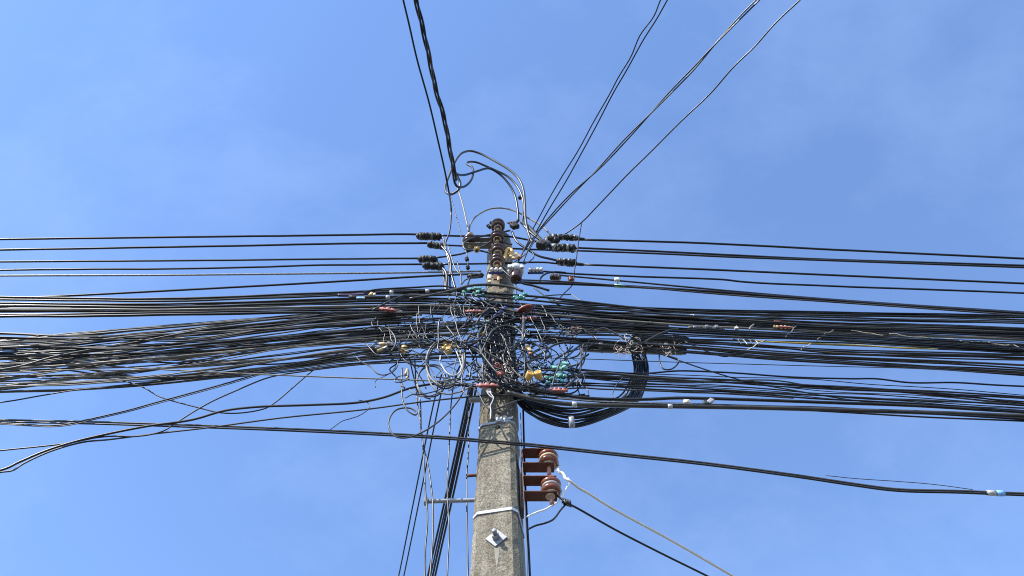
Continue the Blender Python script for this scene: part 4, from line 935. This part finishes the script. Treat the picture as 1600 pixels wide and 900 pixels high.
drop_clamp(826, 497, 26, 6.5, -.15, 'pink', 'pinkish red clamp just below the round red disc', 2.4, bails=False)
drop_clamp(761, 602.5, 34, 9, .0, 'pink', 'pink red three lobed clamp at the top of the bare pole face', 2.34, ribs=3, bails=False)
drop_clamp(871, 610, 32, 10, .0, 'brick', 'brick red ribbed clamp where the loose right sheaf starts', 2.38, ribs=4, bails=False)
drop_clamp(782, 584, 9, 9, 1.2, 'red', 'small red clip standing on the pole front under faded pink fibres', 2.36, ribs=2, bails=False)
drop_clamp(1222, 502, 24, 5, .0, 'brick', 'rust coloured clip on top of the right sheaf', 2.5, ribs=2, bails=False)
drop_clamp(1224, 511, 30, 6, .1, 'tanplastic', 'tan ridged clip just under the rust coloured one', 2.52, ribs=4, bails=False)
# round perforated disc
dsc = empty('reflector_disc', P(820, 484, 2.36), 'round red perforated disc tilted on the pole front', 'disc')
s = sc(820, 484, 2.36)
vw = ray(820, 484).normalized(); axd = (-vw * .42 - (up * .87 - rt * .42) * .9).normalized()
link_mesh('rim', lathe_bm([(0, -.012), (10 * s, -.012), (13.5 * s, -.006), (14.5 * s, .002), (14 * s, .008), (12.6 * s, .007), (0, .010)], axd, seg=26), 'brick', dsc)
u = axd.orthogonal().normalized(); v = axd.cross(u)
hol = 0
for i in range(-3, 4):
    for j in range(-3, 4):
        if i * i + j * j <= 10:
            q = (u * i + v * j) * 3.1 * s + axd * .0095
            link_mesh('dimple', lathe_bm([(0, 0), (1.0 * s, 0), (.8 * s, .002), (0, .002)], axd, q, 7), 'pink' if (i + j) % 2 else 'red', dsc)
# gold clamp cluster inside the ring
def cluster(name, px, py, sx, sy, n, size, mats, label, cat, Y, seed, part='shell'):
    rr = random.Random(seed); o = empty(name, P(px, py, Y), label, cat); s = sc(px, py, Y)
    for k in range(n):
        x, y = rr.uniform(-sx, sx), rr.uniform(-sy, sy)
        loc = P(px + x, py + y, Y + rr.uniform(-.04, .04)) - o.location
        w_ = size * s * rr.uniform(.7, 1.3)
        bm = box_bm(0, 0, 0, w_ * rr.uniform(1, 1.6), w_ * rr.uniform(.6, 1), w_ * rr.uniform(.7, 1.1), w_ * .22, Matrix.Rotation(rr.uniform(-.9, .9), 3, Vector((rr.random(), rr.random(), rr.random()))))
        link_mesh(part, bm, rr.choice(mats), o, loc)
    return o
cluster('clamp_cluster', 700, 544, 10, 7, 13, 5.5, ['gold', 'gold', 'tanplastic', 'capyellow'], 'gold plastic clamps bunched inside the tan ring of cable', 'clamp cluster', 2.46, 3)
cluster('clamp_cluster', 595, 540, 14, 7, 9, 6.5, ['tanplastic', 'tanplastic', 'closuregray', 'gold'], 'tan and grey clamps bunched at far left of the snarl', 'clamp cluster', 2.5, 4)
cluster('clip_cluster', 872, 573, 13, 7, 14, 5.5, ['mint', 'mint', 'teal'], 'pale mint clips heaped above the dark teal ones', 'clip cluster', 2.44, 5)
cluster('clip_cluster', 868, 590, 15, 8, 14, 5.5, ['teal', 'teal', 'mint'], 'dark teal clips bunched above the right red clamp', 'clip cluster', 2.48, 6)
cluster('clip_cluster', 742, 456, 20, 6, 14, 4.5, ['mint', 'teal', 'mint'], 'mint and teal clips bunched behind the hump of cable', 'clip cluster', 2.54, 7)
cluster('clip_cluster', 812, 463, 9, 4, 6, 5, ['teal', 'mint'], 'teal clips tucked above the round red disc', 'clip cluster', 2.5, 8)
cluster('clip_cluster', 748, 508, 14, 7, 7, 4, ['mint', 'teal', 'paleglass'], 'few mint chips among the snarl left of the slate cable', 'clip cluster', 2.5, 9)
cluster('clamp_cluster', 755, 520, 4, 5, 4, 5, ['capyellow', 'tanplastic'], 'small yellow clips beside the bend of the fat slate cable', 'clamp cluster', 2.48, 10)
cluster('clip_cluster', 742, 541, 6, 4, 4, 4, ['blue', 'blue'], 'little blue chips between the tan ring and the pole', 'clip cluster', 2.44, 11)
# yellow cap, orange clip, two orange plugs
def plug(px, py, r, l, ax, m, m2, label, Y=2.4):
    s = sc(px, py, Y); o = empty('cable_plug', P(px, py, Y), label, 'cable end cap', 'yellow end caps'); r *= s; l *= s
    link_mesh('barrel', lathe_bm([(0, -l * .5), (r * .8, -l * .5), (r * .95, -l * .42), (r, l * .4), (r * .92, l * .5), (r * .62, l * .5), (r * .6, l * .44), (0, l * .44)], ax, seg=18), m, o)
    link_mesh('core', lathe_bm([(0, l * .45), (r * .58, l * .45), (r * .5, l * .47), (0, l * .47)], ax, seg=14), m2, o)
plug(827, 587, 6, 12, Vector((.3, -.75, .1)), 'capyellow', 'orange', 'left one of two yellow capped plugs with orange ends', 2.1)
plug(841, 586, 6, 12, Vector((-.1, -.75, .1)), 'capyellow', 'orange', 'right one of two yellow capped plugs with orange ends', 2.1)
plug(631, 546, 5, 11, Vector((.1, -.3, .9)), 'capyellow', 'unglazed', 'cream topped yellow cap standing by the left grey curve', 2.44)
lump_clamp('clip', 825, 546, 2.42, [('jaw', -2, -3, 6, 7, 5, .6, 'gold'), ('jaw', 3, 2, 6, 8, 5, -.3, 'tanplastic'), ('latch', 4, 6, 4, 4, 4, .2, 'orange')], 'orange tan clip right of the fat slate pipe cable', 'clip')
lump_clamp('clip', 636, 584, 2.44, [('jaw', -1, -3, 3.5, 9, 4, .15, 'tanplastic'), ('jaw', 2, 0, 3, 10, 4, -.1, 'closure'), ('latch', 0, 6, 3, 3, 3, .2, 'gold')], 'small brown clip on the hanging wires below the yellow cap', 'clip')
# clips on the right
lump_clamp('cable_clip', 964, 437, HI - .13, [('head', 0, 0, 8, 5, 5, 0, 'white'), ('stem', .5, 5, 2.6, 4, 3, 0, 'closure')], 'small white clip with dark stem on the sloping trio', 'cable clip')
ring_band(969, 447, HI - .12, .06, 3.3, 19, 'mint', 'sleeve', 'mint green sleeve on the cable below the white clip', cat='sleeve')
lump_clamp('cable_clip', 1073, 628, 2.45, [('head', 0, 0, 10, 5, 5, 0, 'white'), ('insert', 1, 0.5, 4, 3.4, 6, .3, 'tanplastic')], 'white clip with tan insert standing on the fattest cable', 'cable clip')
lump_clamp('cable_clip', 1107, 628, 2.45, [('head', 3, -1, 8, 8, 5, .75, 'galvdull'), ('body', -5, 1, 7, 6, 5, 0, 'closure')], 'grey cube shaped clip with dark body on the fattest cable', 'cable clip')
lump_clamp('cable_clip', 581, 460, 2.5, [('head', -1, 0, 5, 5, 5, .2, 'gold'), ('insert', 4, .5, 4, 3.5, 4, 0, 'white')], 'tiny gold and white clip right of the purple sleeve', 'cable clip')
lump_clamp('cable_clip', 562, 465.5, 2.5, [('head', 0, 0, 10, 2.5, 3, 0, 'lightblue'), ('tab', 6, 0, 4, 2, 3, 0, 'white')], 'tiny pale blue clip below the purple sleeve', 'cable clip')
lump_clamp('cable_clip', 1151, 512, 2.55, [('head', 0, 1, 6, 3, 4, 0, 'white'), ('stem', .4, -1, 2, 5, 3, 0, 'closure')], 'tiny white and dark clip on the right sheaf beside the sleeve', 'cable clip')
wire([(1178, 507), (1173, 511), (1171, 515)], 1.5, 'tan', 'short tan wire end left of the rust coloured clip', 2.5, name='tie_wire', cat='tie wire')
wire([(1078, 493), (1083, 492), (1085, 496)], 1.2, 'white', 'short white tie end above the ribbed connector sleeve', 2.52, name='tie_wire', cat='tie wire')
# white cord knotted below the pink clamp
cord = [(763, 606), (762, 611), (765, 614), (764, 609), (766, 607), (767, 615), (771, 621), (769, 628), (766, 634), (767, 641), (767, 648), (766, 655)]
wire(cord, .85, 'white', 'white string knotted to the pink red clamp, dangling down the pole', 2.36, name='string', cat='string')
wire([(764, 607), (761, 612), (765, 618), (770, 622)], .7, 'white', 'second short white string beside the knotted one', 2.36, name='string', cat='string')
# frayed fibres
def fibers(px, py, sx, sy, n, m, label, Y, seed):
    rr = random.Random(seed); o = empty('frayed_twine', P(px, py, Y), label, 'twine')
    for k in range(n):
        x, y = rr.gauss(0, sx * .4), rr.gauss(0, sy * .4); a = rr.uniform(0, 6.28); pts = []
        for j in range(5):
            pts.append(P(px + x, py + y, Y + rr.uniform(-.03, .03)) - o.location); a += rr.gauss(0, .6); x += math.cos(a) * 3.2; y += math.sin(a) * 2.2
        path = catmull(pts, 4); o0 = path[0].copy()
        link_mesh('strand', tube_bm([q - o0 for q in path], rr.choice([.3, .4, .55]) * 5 / F, 5), m if rr.random() < .7 else 'cream', o, o0)
fibers(974, 549, 26, 10, 26, 'fiber', 'brown frayed twine binding the top of the black coil', 2.5, 1)
fibers(1000, 543, 12, 14, 12, 'fiber', 'pale frayed twine knotted under the middle of the closure', 2.46, 2)
fibers(1045, 545, 22, 12, 16, 'fiber', 'pale frayed twine near the open end of the closure', 2.46, 3)
fibers(893, 512, 16, 10, 14, 'fiber', 'pinkish frayed twine over the left end of the closure', 2.4, 4)
fibers(782, 574, 10, 10, 14, 'pink', 'faded pink fibres tied above the small red clip', 2.36, 5)
fibers(985, 530, 16, 5, 10, 'cream', 'whitish frayed twine where two grey cables meet on the closure', 2.4, 6)
